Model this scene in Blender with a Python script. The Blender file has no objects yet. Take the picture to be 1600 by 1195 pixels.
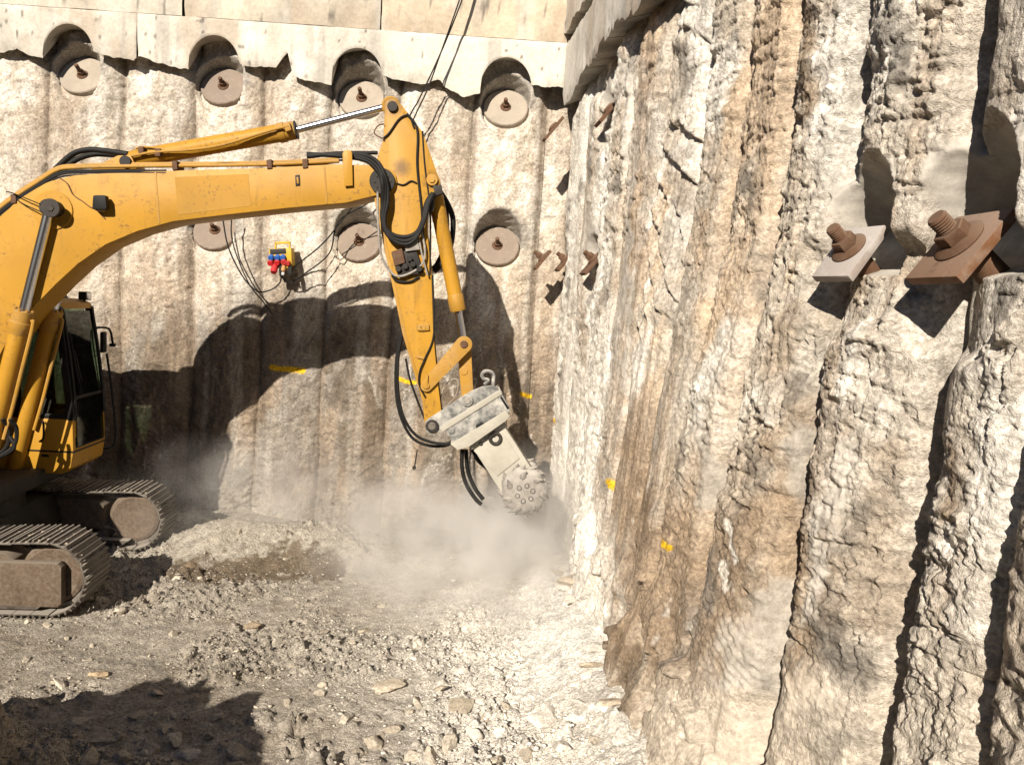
import bpy, bmesh, math, random
import numpy as np
from mathutils import Vector, Matrix

random.seed(7)
rng = np.random.default_rng(11)
S = bpy.context.scene
COL = S.collection

# ------------------------------------------------------------------ camera
F, CX, CY = 1200.0, 800.0, 597.5          # photograph's focal length and centre in its own pixels
PITCH, ROLL = math.radians(5.85), math.radians(3.4)
CAM = np.array([0.0, 0.0, 3.3])
_f = np.array([0, math.cos(PITCH), -math.sin(PITCH)])
_r0 = np.array([1.0, 0, 0]); _u0 = np.array([0, math.sin(PITCH), math.cos(PITCH)])
_r = math.cos(ROLL)*_r0 + math.sin(ROLL)*_u0
_u = -math.sin(ROLL)*_r0 + math.cos(ROLL)*_u0
cam = bpy.data.cameras.new('camera'); camo = bpy.data.objects.new('camera', cam); COL.objects.link(camo)
cam.sensor_width = 36.0; cam.lens = 36.0*F/1600.0; cam.clip_start = 0.05; cam.clip_end = 500
camo.matrix_world = Matrix(((_r[0], _u[0], -_f[0], CAM[0]), (_r[1], _u[1], -_f[1], CAM[1]), (_r[2], _u[2], -_f[2], CAM[2]), (0, 0, 0, 1)))
S.camera = camo

# ------------------------------------------------------------------ sky and sun
SUN = Vector((0.315, 1.0, -0.58)).normalized()      # the way the light travels
w = bpy.data.worlds.new('World'); S.world = w; w.use_nodes = True
nt = w.node_tree; bg = nt.nodes['Background']
sk = nt.nodes.new('ShaderNodeTexSky'); sk.sky_type = 'NISHITA'; sk.sun_disc = False; sk.altitude = 900.0; sk.air_density = 0.8; sk.dust_density = 0.4
sk.sun_elevation = math.asin(-SUN.z); sk.sun_rotation = math.atan2(-SUN.x, -SUN.y)
nt.links.new(sk.outputs[0], bg.inputs[0]); bg.inputs[1].default_value = 0.05
sl = bpy.data.lights.new('sun', 'SUN'); sl.energy = 5.0; sl.angle = math.radians(0.5); sl.color = (1.0, 0.912, 0.80)
so = bpy.data.objects.new('sun', sl); COL.objects.link(so); so.rotation_euler = SUN.to_track_quat('-Z', 'Y').to_euler(); so.location = (-8, -12, 14)
S.view_settings.view_transform = 'Standard'; S.view_settings.look = 'None'; S.view_settings.gamma = 1.0
S.view_settings.exposure = 0.76
S.cycles.volume_step_rate = 2.0; S.cycles.max_bounces = 6; S.cycles.diffuse_bounces = 2; S.cycles.volume_bounces = 3

# ------------------------------------------------------------------ numpy noise
def hsh(ix, iy, s):
    with np.errstate(over='ignore'):
        h = (ix.astype(np.int64)*374761393 + iy.astype(np.int64)*668265263 + s*974634533) & 0xFFFFFFFF
        h = ((h ^ (h >> 13))*1274126177) & 0xFFFFFFFF
        h = ((h ^ (h >> 16))*2246822519) & 0xFFFFFFFF
        h = h ^ (h >> 15)
    return (h & 0xFFFFFF).astype(np.float64)/float(0x1000000)
def vn(x, y, s=0):
    ix = np.floor(x); iy = np.floor(y); fx = x-ix; fy = y-iy
    fx = fx*fx*fx*(fx*(fx*6-15)+10); fy = fy*fy*fy*(fy*(fy*6-15)+10)
    a = hsh(ix, iy, s); b = hsh(ix+1, iy, s); c = hsh(ix, iy+1, s); d = hsh(ix+1, iy+1, s)
    return (a+(b-a)*fx + (c-a)*fy + (a-b-c+d)*fx*fy)*2-1
def fbm(x, y, o=4, s=0, g=0.5):
    t = 0.0; a = 1.0; n = 0.0
    for i in range(o):
        t = t + a*vn(x*2**i*1.03**i + 17.3*i, y*2**i*1.03**i - 9.1*i, s+i*31); n += a; a *= g
    return t/n*1.5
def cell(x, y, s=0):
    ix = np.floor(x); iy = np.floor(y)
    f1 = np.full(x.shape, 9.0); f2 = f1.copy(); cid = np.zeros(x.shape); gx = np.zeros(x.shape); gy = np.zeros(x.shape)
    for i in (-1, 0, 1):
        for j in (-1, 0, 1):
            cx = ix+i; cy = iy+j
            px = cx+hsh(cx, cy, s); py = cy+hsh(cx, cy, s+5)
            dx = x-px; dy = y-py; d = np.sqrt(dx*dx+dy*dy)
            m = d < f1
            f2 = np.where(m, f1, np.minimum(f2, d)); f1 = np.where(m, d, f1)
            cid = np.where(m, hsh(cx, cy, s+9), cid); gx = np.where(m, dx, gx); gy = np.where(m, dy, gy)
    return f1, f2, cid, gx, gy
def ss(a, b, x):
    t = np.clip((x-a)/(b-a), 0, 1); return t*t*(3-2*t)
def mix(c, d, m):
    return c*(1-m[..., None]) + np.asarray(d)*m[..., None]

# ------------------------------------------------------------------ pixels of the photograph <-> the place
def ray(px, py):
    return _f + (px-CX)/F*_r - (py-CY)/F*_u
def proj(P):
    d = np.asarray(P, float)-CAM; z = d@_f
    return CX+F*(d@_r)/z, CY-F*(d@_u)/z
def atY(px, py, Y):
    d = ray(px, py); return CAM + d*(Y/d[1])
def atZ(px, py, Z):
    d = ray(px, py); return CAM + d*((Z-CAM[2])/d[2])

# ------------------------------------------------------------------ object helpers
BASE = {}
def tag(o, label=None, cat=None, group=None, kind=None):
    if label: o['label'] = label
    if cat: o['category'] = cat
    if group: o['group'] = group
    if kind: o['kind'] = kind
    return o
def empty(name, loc, label=None, cat=None, group=None, parent=None):
    o = bpy.data.objects.new(name, None); COL.objects.link(o); o.empty_display_size = 0.2
    pb = np.zeros(3)
    if parent is not None: o.parent = parent; pb = BASE[parent.name]
    o.location = Vector(np.asarray(loc, float)-pb); BASE[o.name] = np.asarray(loc, float)
    return tag(o, label, cat, group)
def mkobj(name, me, mat, parent=None, smooth=False):
    if mat is not None and len(me.materials) == 0: me.materials.append(mat)
    o = bpy.data.objects.new(name, me); COL.objects.link(o)
    if parent is not None: o.parent = parent
    BASE[o.name] = BASE[parent.name] if parent is not None else np.zeros(3)
    if smooth:
        me.polygons.foreach_set('use_smooth', np.ones(len(me.polygons), bool))
    return o
def raw(name, V, Fc, mat, parent=None, smooth=False, colors=None, quads=None, autosmooth=None):
    """V world coordinates"""
    V = np.asarray(V, float)
    if parent is not None: V = V-BASE[parent.name]
    me = bpy.data.meshes.new(name)
    if quads is not None:
        q = np.asarray(quads, np.int32); n = len(q)
        me.vertices.add(len(V)); me.vertices.foreach_set('co', V.astype(np.float32).ravel())
        me.loops.add(4*n); me.loops.foreach_set('vertex_index', q.ravel())
        me.polygons.add(n); me.polygons.foreach_set('loop_start', np.arange(0, 4*n, 4, dtype=np.int32))
        me.polygons.foreach_set('loop_total', np.full(n, 4, np.int32))
        me.update(calc_edges=True)
    else:
        me.from_pydata([tuple(v) for v in V], [], Fc); me.update()
    if colors is not None:
        a = me.color_attributes.new('Col', 'FLOAT_COLOR', 'POINT')
        c = np.ones((len(V), 4), np.float32); c[:, :np.shape(colors)[1]] = colors; a.data.foreach_set('color', c.ravel())
    o = mkobj(name, me, mat, parent, smooth)
    if autosmooth:
        try: me.set_sharp_from_angle(angle=math.radians(autosmooth))
        except Exception: pass
    return o
class MB:
    def __init__(s): s.v = []; s.f = []
    def add(s, V, Fc):
        n = len(s.v); s.v += [np.asarray(p, float) for p in V]; s.f += [tuple(i+n for i in f) for f in Fc]; return s
    def bm(s, b):
        b.verts.ensure_lookup_table(); b.verts.index_update()
        s.add([np.array(v.co) for v in b.verts], [[v.index for v in f.verts] for f in b.faces]); b.free(); return s
    def box(s, c, ax, ay, az, bev=0.0):
        """centre c, half-axis vectors"""
        c, ax, ay, az = [np.asarray(q, float) for q in (c, ax, ay, az)]
        b = bmesh.new(); bmesh.ops.create_cube(b, size=2.0)
        L = [np.linalg.norm(q) for q in (ax, ay, az)]
        for v in b.verts: v.co = Vector((v.co.x*L[0], v.co.y*L[1], v.co.z*L[2]))
        if bev > 0: bmesh.ops.bevel(b, geom=b.edges[:], offset=min(bev, 0.45*min(L)*2), segments=2, affect='EDGES', profile=0.6)
        U = [q/l for q, l in zip((ax, ay, az), L)]
        for v in b.verts:
            p = c+U[0]*v.co.x+U[1]*v.co.y+U[2]*v.co.z; v.co = Vector(p)
        return s.bm(b)
    def cyl(s, p0, p1, r0, r1=None, n=20, bev=0.0):
        p0 = np.asarray(p0, float); p1 = np.asarray(p1, float); r1 = r0 if r1 is None else r1
        d = p1-p0; L = np.linalg.norm(d); d = d/L
        prof = [(0, 0), (r0-bev, 0), (r0, bev), (r1, L-bev), (r1-bev, L), (0, L)] if bev else [(0, 0), (r0, 0), (r1, L), (0, L)]
        return s.lathe(p0, d, prof, n)
    def lathe(s, p0, d, prof, n=24):
        p0 = np.asarray(p0, float); d = np.asarray(d, float); d = d/np.linalg.norm(d)
        a = np.cross(d, [0, 0, 1.0]) if abs(d[2]) < 0.9 else np.cross(d, [1.0, 0, 0]); a /= np.linalg.norm(a); b = np.cross(d, a)
        V = []; Fc = []; rows = []
        for (r, h) in prof:
            if r < 1e-9: rows.append([len(V)]); V.append(p0+d*h)
            else:
                rows.append(list(range(len(V), len(V)+n)))
                for k in range(n):
                    t = 2*math.pi*k/n; V.append(p0+d*h+(a*math.cos(t)+b*math.sin(t))*r)
        for A, B in zip(rows[:-1], rows[1:]):
            for k in range(n):
                k2 = (k+1) % n
                if len(A) == 1 and len(B) == 1: continue
                if len(A) == 1: Fc.append((A[0], B[k], B[k2]))
                elif len(B) == 1: Fc.append((A[k], B[0], A[k2]))
                else: Fc.append((A[k], B[k], B[k2], A[k2]))
        return s.add(V, [f[::-1] for f in Fc])
    def tube(s, pts, r, n=8, sub=6, closed_ends=True):
        P = spline(pts, sub) if sub > 1 else np.asarray(pts, float)
        T = np.gradient(P, axis=0); T /= np.linalg.norm(T, axis=1)[:, None]+1e-12
        a = np.cross(T[0], [0.3, 0.2, 1.0]); a /= np.linalg.norm(a)
        V = []; Fc = []
        for i in range(len(P)):
            a = a-T[i]*(a@T[i]); a /= np.linalg.norm(a); b = np.cross(T[i], a)
            rr = r[min(i*len(r)//len(P), len(r)-1)] if hasattr(r, '__len__') else r
            for k in range(n):
                t = 2*math.pi*k/n; V.append(P[i]+(a*math.cos(t)+b*math.sin(t))*rr)
        for i in range(len(P)-1):
            for k in range(n):
                k2 = (k+1) % n; Fc.append((i*n+k, i*n+k2, (i+1)*n+k2, (i+1)*n+k))
        if closed_ends: Fc.append(tuple(range(n))[::-1]); Fc.append(tuple((len(P)-1)*n+k for k in range(n)))
        return s.add(V, Fc)
    def prism(s, poly, off, bev=0.0):
        """world polygon extruded by vector off"""
        b = bmesh.new(); vs = [b.verts.new(Vector(p)) for p in poly]; f = b.faces.new(vs)
        b.normal_update()
        off = np.asarray(off, float)
        r = bmesh.ops.extrude_face_region(b, geom=[f]); vv = [g for g in r['geom'] if isinstance(g, bmesh.types.BMVert)]
        bmesh.ops.translate(b, verts=vv, vec=Vector(off))
        bmesh.ops.recalc_face_normals(b, faces=b.faces[:])
        if bev > 0:
            ed = [e for e in b.edges if len(e.link_faces) == 2 and e.calc_face_angle(0) > 0.9]
            bmesh.ops.bevel(b, geom=ed, offset=bev, segments=2, affect='EDGES', profile=0.6, clamp_overlap=True)
        return s.bm(b)
    def obj(s, name, mat, parent=None, smooth=True, ang=38):
        return raw(name, s.v, s.f, mat, parent, smooth, autosmooth=ang if smooth else None)
def spline(pts, sub=6):
    P = np.asarray(pts, float)
    if len(P) == 2: return np.array([P[0]+(P[1]-P[0])*t for t in np.linspace(0, 1, 3)])
    Q = np.vstack([2*P[0]-P[1], P, 2*P[-1]-P[-2]]); out = []
    for i in range(len(P)-1):
        p0, p1, p2, p3 = Q[i:i+4]
        for t in np.linspace(0, 1, sub, endpoint=False):
            out.append(0.5*((2*p1)+(-p0+p2)*t+(2*p0-5*p1+4*p2-p3)*t*t+(-p0+3*p1-3*p2+p3)*t**3))
    out.append(P[-1]); return np.array(out)

# ------------------------------------------------------------------ materials
def newmat(name):
    m = bpy.data.materials.new(name); m.use_nodes = True; n = m.node_tree.nodes; l = m.node_tree.links
    return m, n, l, n['Principled BSDF']
def nnoise(n, l, scale, detail=6, rough=0.6, coord=None):
    t = n.new('ShaderNodeTexNoise'); t.inputs['Scale'].default_value = scale; t.inputs['Detail'].default_value = detail; t.inputs['Roughness'].default_value = rough
    if coord is not None: l.new(coord, t.inputs['Vector'])
    return t
def ramp(n, l, src, a, b, ca=(0, 0, 0, 1), cb=(1, 1, 1, 1)):
    r = n.new('ShaderNodeValToRGB'); e = r.color_ramp.elements; e[0].position = a; e[1].position = b; e[0].color = ca; e[1].color = cb
    l.new(src, r.inputs[0]); return r
def mixc(n, l, fac, a, b, mode='MIX'):
    m = n.new('ShaderNodeMix'); m.data_type = 'RGBA'; m.blend_type = mode
    for i, q in ((6, a), (7, b)):
        if isinstance(q, tuple): m.inputs[i].default_value = q if len(q) == 4 else q+(1,)
        else: l.new(q, m.inputs[i])
    if isinstance(fac, (int, float)): m.inputs[0].default_value = fac
    else: l.new(fac, m.inputs[0])
    return m.outputs[2]
def world_coord(n):
    g = n.new('ShaderNodeNewGeometry'); return g.outputs['Position']
ALB = 0.66        # the stain maps are written bright; this brings them to the real reflectance of stone and earth
def earth_mat(name, s1=9.0, s2=45.0, s3=170.0, bump=0.5, dist=0.02, contrast=0.35, alb=None):
    """colour from the mesh's own stain map, grain and fine relief from noise"""
    m, n, l, p = newmat(name); co = world_coord(n)
    at = n.new('ShaderNodeAttribute'); at.attribute_name = 'Col'
    a = nnoise(n, l, s1, 8, 0.65, co); b = nnoise(n, l, s2, 6, 0.65, co); c = nnoise(n, l, s3, 4, 0.6, co)
    kk = alb or ALB
    ra = ramp(n, l, a.outputs[0], 0.3, 0.7, (kk*(1-contrast),)*3+(1,), (kk*(1+contrast*0.6),)*3+(1,))
    col = mixc(n, l, 1.0, at.outputs[0], ra.outputs[0], 'MULTIPLY')
    rb = ramp(n, l, b.outputs[0], 0.34, 0.58, (1-contrast*0.9, 1-contrast*0.95, 1-contrast, 1), (1.08, 1.08, 1.08, 1))
    col = mixc(n, l, at.outputs['Alpha'], mixc(n, l, 1.0, col, (0.84, 0.84, 0.84), 'MULTIPLY'), mixc(n, l, 1.0, col, rb.outputs[0], 'MULTIPLY'))
    vo = n.new('ShaderNodeTexVoronoi'); vo.inputs['Scale'].default_value = s2*1.6; l.new(co, vo.inputs['Vector']); hs = n.new('ShaderNodeSeparateColor'); l.new(vo.outputs['Color'], hs.inputs[0])
    vr = ramp(n, l, hs.outputs[0], 0.0, 1.0, (0.74, 0.73, 0.72, 1), (1.22, 1.22, 1.22, 1)); vm = n.new('ShaderNodeMath'); vm.operation = 'MULTIPLY'; l.new(at.outputs['Alpha'], vm.inputs[0]); vm.inputs[1].default_value = 0.75 if contrast > 0.2 else 0.1
    col = mixc(n, l, vm.outputs[0], col, mixc(n, l, 1.0, col, vr.outputs[0], 'MULTIPLY'))
    l.new(col, p.inputs['Base Color']); p.inputs['Roughness'].default_value = 0.95; p.inputs['Specular IOR Level'].default_value = 0.15
    mth = n.new('ShaderNodeMath'); mth.operation = 'MULTIPLY_ADD'; l.new(c.outputs[0], mth.inputs[0]); mth.inputs[1].default_value = 0.5; l.new(b.outputs[0], mth.inputs[2])
    bp = n.new('ShaderNodeBump'); bp.inputs['Distance'].default_value = dist
    sm_ = n.new('ShaderNodeMath'); sm_.operation = 'MULTIPLY'; l.new(at.outputs['Alpha'], sm_.inputs[0]); sm_.inputs[1].default_value = bump; l.new(sm_.outputs[0], bp.inputs['Strength'])
    l.new(mth.outputs[0], bp.inputs['Height']); l.new(bp.outputs[0], p.inputs['Normal'])
    return m
def paint_mat(name, col, rough=0.42, dirt=(0.30, 0.20, 0.10), amount=0.5, dust=(0.55, 0.47, 0.36), dust_amt=0.25, metallic=0.0, bump=0.06, scale=1.0, spec=0.22):
    col, dirt, dust = [tuple(x*0.70 for x in q) for q in (col, dirt, dust)]
    m, n, l, p = newmat(name); co = world_coord(n)
    a = nnoise(n, l, 3.2*scale, 8, 0.68, co); b = nnoise(n, l, 26*scale, 6, 0.7, co); c = nnoise(n, l, 1.1*scale, 5, 0.6, co); d = nnoise(n, l, 140*scale, 3, 0.5, co)
    base = mixc(n, l, ramp(n, l, c.outputs[0], 0.35, 0.65).outputs[0], tuple(x*0.80 for x in col), col)
    k = n.new('ShaderNodeMath'); k.operation = 'MULTIPLY'; l.new(ramp(n, l, b.outputs[0], 0.53, 0.66).outputs[0], k.inputs[0]); l.new(ramp(n, l, a.outputs[0], 0.45, 0.62).outputs[0], k.inputs[1])
    k2 = n.new('ShaderNodeMath'); k2.operation = 'MULTIPLY'; l.new(k.outputs[0], k2.inputs[0]); k2.inputs[1].default_value = amount
    colr = mixc(n, l, k2.outputs[0], base, dirt)
    dd = ramp(n, l, a.outputs[0], 0.42, 0.75, (0, 0, 0, 1), (dust_amt,)*3+(1,))
    geo = n.new('ShaderNodeNewGeometry'); sx = n.new('ShaderNodeSeparateXYZ'); l.new(geo.outputs['Normal'], sx.inputs[0])
    up = ramp(n, l, sx.outputs[2], 0.3, 0.95, (0, 0, 0, 1), (min(1, dust_amt*1.6),)*3+(1,))
    mx = n.new('ShaderNodeMath'); mx.operation = 'MAXIMUM'; l.new(dd.outputs[0], mx.inputs[0]); l.new(up.outputs[0], mx.inputs[1])
    colr = mixc(n, l, mx.outputs[0], colr, dust)
    l.new(colr, p.inputs['Base Color']); p.inputs['Metallic'].default_value = metallic; p.inputs['Specular IOR Level'].default_value = spec
    rr = n.new('ShaderNodeMath'); rr.operation = 'MULTIPLY_ADD'; l.new(mx.outputs[0], rr.inputs[0]); rr.inputs[1].default_value = 0.8; rr.inputs[2].default_value = rough; rr.use_clamp = True
    l.new(rr.outputs[0], p.inputs['Roughness'])
    bp = n.new('ShaderNodeBump'); bp.inputs['Strength'].default_value = bump*4; bp.inputs['Distance'].default_value = 0.004
    ad = n.new('ShaderNodeMath'); ad.operation = 'ADD'; l.new(d.outputs[0], ad.inputs[0]); l.new(b.outputs[0], ad.inputs[1])
    l.new(ad.outputs[0], bp.inputs['Height']); l.new(bp.outputs[0], p.inputs['Normal'])
    return m
M = {}
M['wall'] = earth_mat('rough_pile_concrete', 7, 34, 120, 1.0, 0.024, 0.34, 1.06)
M['ground'] = earth_mat('crushed_earth', 8, 42, 110, 1.0, 0.034, 0.40, 1.18)
M['beam'] = earth_mat('cast_beam_concrete', 3, 22, 160, 0.25, 0.008, 0.12, 0.78)
M['stone'] = earth_mat('broken_stone', 12, 60, 200, 0.5, 0.01, 0.30, 1.1)
M['yellow'] = paint_mat('machine_yellow', (0.60, 0.310, 0.030), 0.46, (0.13, 0.07, 0.03), 0.9, (0.58, 0.36, 0.12), 0.12)
M['yellow2'] = paint_mat('worn_yellow', (0.55, 0.29, 0.04), 0.5, (0.14, 0.08, 0.03), 0.9, (0.60, 0.45, 0.28), 0.26, scale=1.6)
M['patch'] = paint_mat('faded_yellow', (0.555, 0.288, 0.030), 0.5, (0.13, 0.07, 0.03), 0.9, (0.58, 0.36, 0.12), 0.12)
M['black'] = paint_mat('black_rubber', (0.010, 0.0095, 0.009), 0.6, (0.05, 0.04, 0.035), 0.4, (0.22, 0.19, 0.15), 0.06)
M['dark'] = paint_mat('dark_steel', (0.026, 0.023, 0.02), 0.55, (0.12, 0.08, 0.05), 0.6, (0.30, 0.25, 0.20), 0.14)
M['cabdark'] = paint_mat('cab_black', (0.012, 0.012, 0.012), 0.45, (0.05, 0.04, 0.035), 0.3, (0.25, 0.22, 0.18), 0.04)
M['track'] = paint_mat('track_steel', (0.105, 0.088, 0.072), 0.55, (0.15, 0.10, 0.065), 0.6, (0.50, 0.45, 0.38), 0.62, metallic=0.25)
M['rustplate'] = paint_mat('rusty_plate', (0.15, 0.105, 0.07), 0.7, (0.05, 0.034, 0.025), 1.0, (0.42, 0.355, 0.28), 0.42, scale=9)
M['rust'] = paint_mat('bar_rust', (0.15, 0.075, 0.04), 0.8, (0.07, 0.035, 0.02), 0.8, (0.45, 0.36, 0.27), 0.22, scale=5)
M['disc'] = paint_mat('grouted_disc', (0.42, 0.355, 0.28), 0.9, (0.20, 0.125, 0.08), 0.9, (0.70, 0.63, 0.52), 0.6, scale=4)
M['discb'] = paint_mat('brown_disc', (0.24, 0.175, 0.13), 0.85, (0.11, 0.075, 0.055), 0.9, (0.66, 0.58, 0.48), 0.55, scale=4)
M['cream'] = paint_mat('cutter_cream', (0.50, 0.465, 0.38), 0.6, (0.3, 0.27, 0.22), 0.4, (0.74, 0.70, 0.60), 0.55)
M['bracket'] = paint_mat('dusty_bracket', (0.16, 0.16, 0.155), 0.5, (0.10, 0.10, 0.10), 0.7, (0.80, 0.76, 0.67), 1.0, scale=1.8)
M['drum'] = paint_mat('dusty_drum', (0.34, 0.31, 0.27), 0.75, (0.16, 0.13, 0.11), 0.9, (0.66, 0.61, 0.54), 0.7, scale=5)
M['plug_red'] = paint_mat('socket_red', (0.62, 0.03, 0.035), 0.4, dust_amt=0.08)
M['plug_blue'] = paint_mat('socket_blue', (0.03, 0.16, 0.60), 0.4, dust_amt=0.08)
M['box_yellow'] = paint_mat('box_yellow', (0.80, 0.48, 0.02), 0.4, dust_amt=0.08)
M['orange'] = paint_mat('plug_orange', (0.75, 0.36, 0.12), 0.5, dust_amt=0.1)
M['white'] = paint_mat('plug_white', (0.75, 0.74, 0.70), 0.5, dust_amt=0.1)
def chrome():
    m, n, l, p = newmat('chrome_rod'); p.inputs['Base Color'].default_value = (0.62, 0.63, 0.66, 1); p.inputs['Metallic'].default_value = 1.0; p.inputs['Roughness'].default_value = 0.24; return m
M['chrome'] = chrome()
def glass():
    m, n, l, p = newmat('tinted_glass'); out = n['Material Output']
    tr = n.new('ShaderNodeBsdfTransparent'); tr.inputs[0].default_value = (0.46, 0.52, 0.45, 1)
    gl = n.new('ShaderNodeBsdfGlossy'); gl.inputs['Roughness'].default_value = 0.03; gl.inputs[0].default_value = (0.8, 0.85, 0.8, 1)
    fr = n.new('ShaderNodeFresnel'); fr.inputs[0].default_value = 1.5
    mx = n.new('ShaderNodeMixShader'); l.new(fr.outputs[0], mx.inputs[0]); l.new(tr.outputs[0], mx.inputs[1]); l.new(gl.outputs[0], mx.inputs[2])
    l.new(mx.outputs[0], out.inputs[0]); return m
M['glass'] = glass()
M['soil'] = paint_mat('bank_soil', (0.30, 0.23, 0.15), 0.9, (0.15, 0.11, 0.07), 0.6, (0.4, 0.33, 0.25), 0.4)
M['pick'] = paint_mat('steel_pick', (0.20, 0.18, 0.155), 0.6, (0.08, 0.065, 0.055), 0.8, (0.60, 0.55, 0.48), 0.6, scale=6)

def add_wear(m, pts=(), r=0.3, streak=0.45, col=(0.10, 0.055, 0.02), seed=0.0):
    """old grease round the pins and thin run marks down the plates"""
    n = m.node_tree.nodes; l = m.node_tree.links; p = n['Principled BSDF']; src = p.inputs['Base Color'].links[0].from_socket
    co = world_coord(n); mp_ = n.new('ShaderNodeMapping'); l.new(co, mp_.inputs[0]); mp_.inputs['Scale'].default_value = (16, 16, 1.3); mp_.inputs['Location'].default_value = (seed, 0, 0)
    st = nnoise(n, l, 1.0, 5, 0.6, mp_.outputs[0]); big = nnoise(n, l, 1.7, 4, 0.6, co); fine = nnoise(n, l, 18, 6, 0.7, co)
    a = ramp(n, l, st.outputs[0], 0.56, 0.74); b = ramp(n, l, big.outputs[0], 0.44, 0.62)
    k = n.new('ShaderNodeMath'); k.operation = 'MULTIPLY'; l.new(a.outputs[0], k.inputs[0]); l.new(b.outputs[0], k.inputs[1])
    k2 = n.new('ShaderNodeMath'); k2.operation = 'MULTIPLY'; l.new(k.outputs[0], k2.inputs[0]); k2.inputs[1].default_value = streak; fac = k2.outputs[0]
    for q in pts:
        d = n.new('ShaderNodeVectorMath'); d.operation = 'DISTANCE'; l.new(co, d.inputs[0]); d.inputs[1].default_value = tuple(q)
        s = n.new('ShaderNodeMath'); s.operation = 'MULTIPLY_ADD'; l.new(fine.outputs[0], s.inputs[0]); s.inputs[1].default_value = r*0.9; l.new(d.outputs['Value'], s.inputs[2])
        rr = ramp(n, l, s.outputs[0], r*0.75, r*1.45, (0.75, 0.75, 0.75, 1), (0, 0, 0, 1)); mx = n.new('ShaderNodeMath'); mx.operation = 'MAXIMUM'; l.new(fac, mx.inputs[0]); l.new(rr.outputs[0], mx.inputs[1]); fac = mx.outputs[0]
    l.new(mixc(n, l, fac, src, col), p.inputs['Base Color'])
# ------------------------------------------------------------------ concrete relief shared by both pile walls
CREAM = np.array([0.63, 0.56, 0.46]); TAN = np.array([0.46, 0.365, 0.27]); BROWN = np.array([0.27, 0.195, 0.125]); ORANGE = np.array([0.60, 0.455, 0.31])
GREY = np.array([0.42, 0.39, 0.34]); WHITE = np.array([0.80, 0.76, 0.68]); SLATE = np.array([0.15, 0.135, 0.115]); PAINT = np.array([0.85, 0.52, 0.02])
def terr(t, n_, sharp):
    k = np.floor(t*n_); f = t*n_-k; return (k+ss(0.5-sharp, 0.5+sharp, f))/n_
def ridged(x, y, o, s):
    t = 0.0; a = 1.0; n = 0.0
    for i in range(o):
        t = t+a*(1-2*np.abs(vn(x*2.07**i+13.1*i, y*2.07**i+7.7*i, s+i*37))); n += a; a *= 0.56
    return t/n*1.6-0.4
def relief(u, v, s, rough=1.0, chips=1.0):
    wu = u+0.06*fbm(u*2.1, v*2.0, 4, s+70); wv = v+0.06*fbm(u*2.3+5, v*1.9, 4, s+71)
    lumps = 0.018*fbm(u*1.3, v*0.75, 3, s)
    mid = 0.027*ridged(wu*3.6, wv*2.6, 6, s+1)
    m1 = ss(-0.25, 0.35, fbm(u*1.1, v*0.7, 3, s+2)); m2 = ss(-0.1, 0.4, fbm(u*1.7+3, v*1.2, 3, s+5))
    flake = 0.090*(terr(0.5*fbm(wu*2.0, wv*1.6, 5, s+3, 0.55), 6, 0.10))
    flake2 = 0.055*(terr(0.5*fbm(wu*5.5+8, wv*4.0, 4, s+14, 0.55), 5, 0.12))
    g1, g2, gid, hx, hy = cell(wu*13, wv*10, s+4)
    small = (gid-0.5)*0.012 + hy*0.016
    pits = -0.026*ss(0.60, 0.74, vn(wu*16, wv*13, s+6))*ss(-0.1, 0.4, fbm(u*2, v*1.5, 2, s+8)) - 0.014*ss(0.62, 0.72, vn(wu*41, wv*33, s+9))
    fine = 0.017*fbm(u*17, v*14, 5, s+7, 0.65)
    rd = np.abs(vn(wu*2.6, wv*0.55, s+12)); vcr = -0.035*np.exp(-(rd/0.022)**2)*ss(0.0, 0.5, fbm(u*0.9, v*0.5, 2, s+13))
    hr = np.abs(vn(wu*2.2+0.6*wv, wv*3.0, s+15)); hcr = -0.012*np.exp(-(hr/0.03)**2)*m2
    l1, l2, lid, lx, ly = cell(wu*5.5, wv*2.6, s+20); ph = wv*6.0+lid*3.0+0.5*fbm(u*5, v*4, 2, s+21); fr = ph-np.floor(ph)
    m3 = ss(-0.2, 0.3, fbm(u*1.9+6, v*1.1, 3, s+22)); ledge = 0.026*((1-fr)*ss(0, 0.06, fr)-0.4)*(0.3+lid)*m3
    return lumps + chips*ledge + rough*(mid + fine) + chips*(m1*flake+m2*(flake2+small)) + pits*rough + (vcr+hcr)*rough
def hole_depth(du, dv, R, th, dc, plate):
    """depth of an inclined cored recess at wall offsets du, dv from the plate centre; -9 outside"""
    c, s_ = math.cos(th), math.sin(th)
    inside = np.abs(du) < R
    half = np.sqrt(np.clip(R*R-du*du, 0, None))
    ceil = dc + (half-dv*c)/s_ + (0.020*np.abs(np.sin(dv*42+du*3))-0.01 if plate > 0.015 else 0.003*np.sin(dv*85))
    pl = np.where(dv < 0, (dc + plate)*ss(-0.62*R, 0.0, dv)-0.02, dc + dv*math.tan(th) + plate) if plate < 0.015 else dc + dv*math.tan(th) + plate
    floor_open = dv > -half/c*1.02
    d = np.where(inside & floor_open, np.minimum(ceil, pl), -9.0)
    return d
def strip_quads(nc, nr):
    i = np.arange(nr-1)[:, None]*nc + np.arange(nc-1)[None, :]
    return np.stack([i, i+1, i+1+nc, i+nc], -1).reshape(-1, 4)
def stroke(px, py, pts, wd, soft=0.5):
    """mask of a smear along a polyline, all in the wall's own layout"""
    d = np.full(px.shape, 1e9)
    for (x0, y0), (x1, y1) in zip(pts[:-1], pts[1:]):
        ex, ey = x1-x0, y1-y0; t = np.clip(((px-x0)*ex+(py-y0)*ey)/(ex*ex+ey*ey), 0, 1)
        d = np.minimum(d, np.hypot(px-x0-t*ex, py-y0-t*ey))
    return 1-ss(wd*(1-soft), wd, d)

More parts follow.
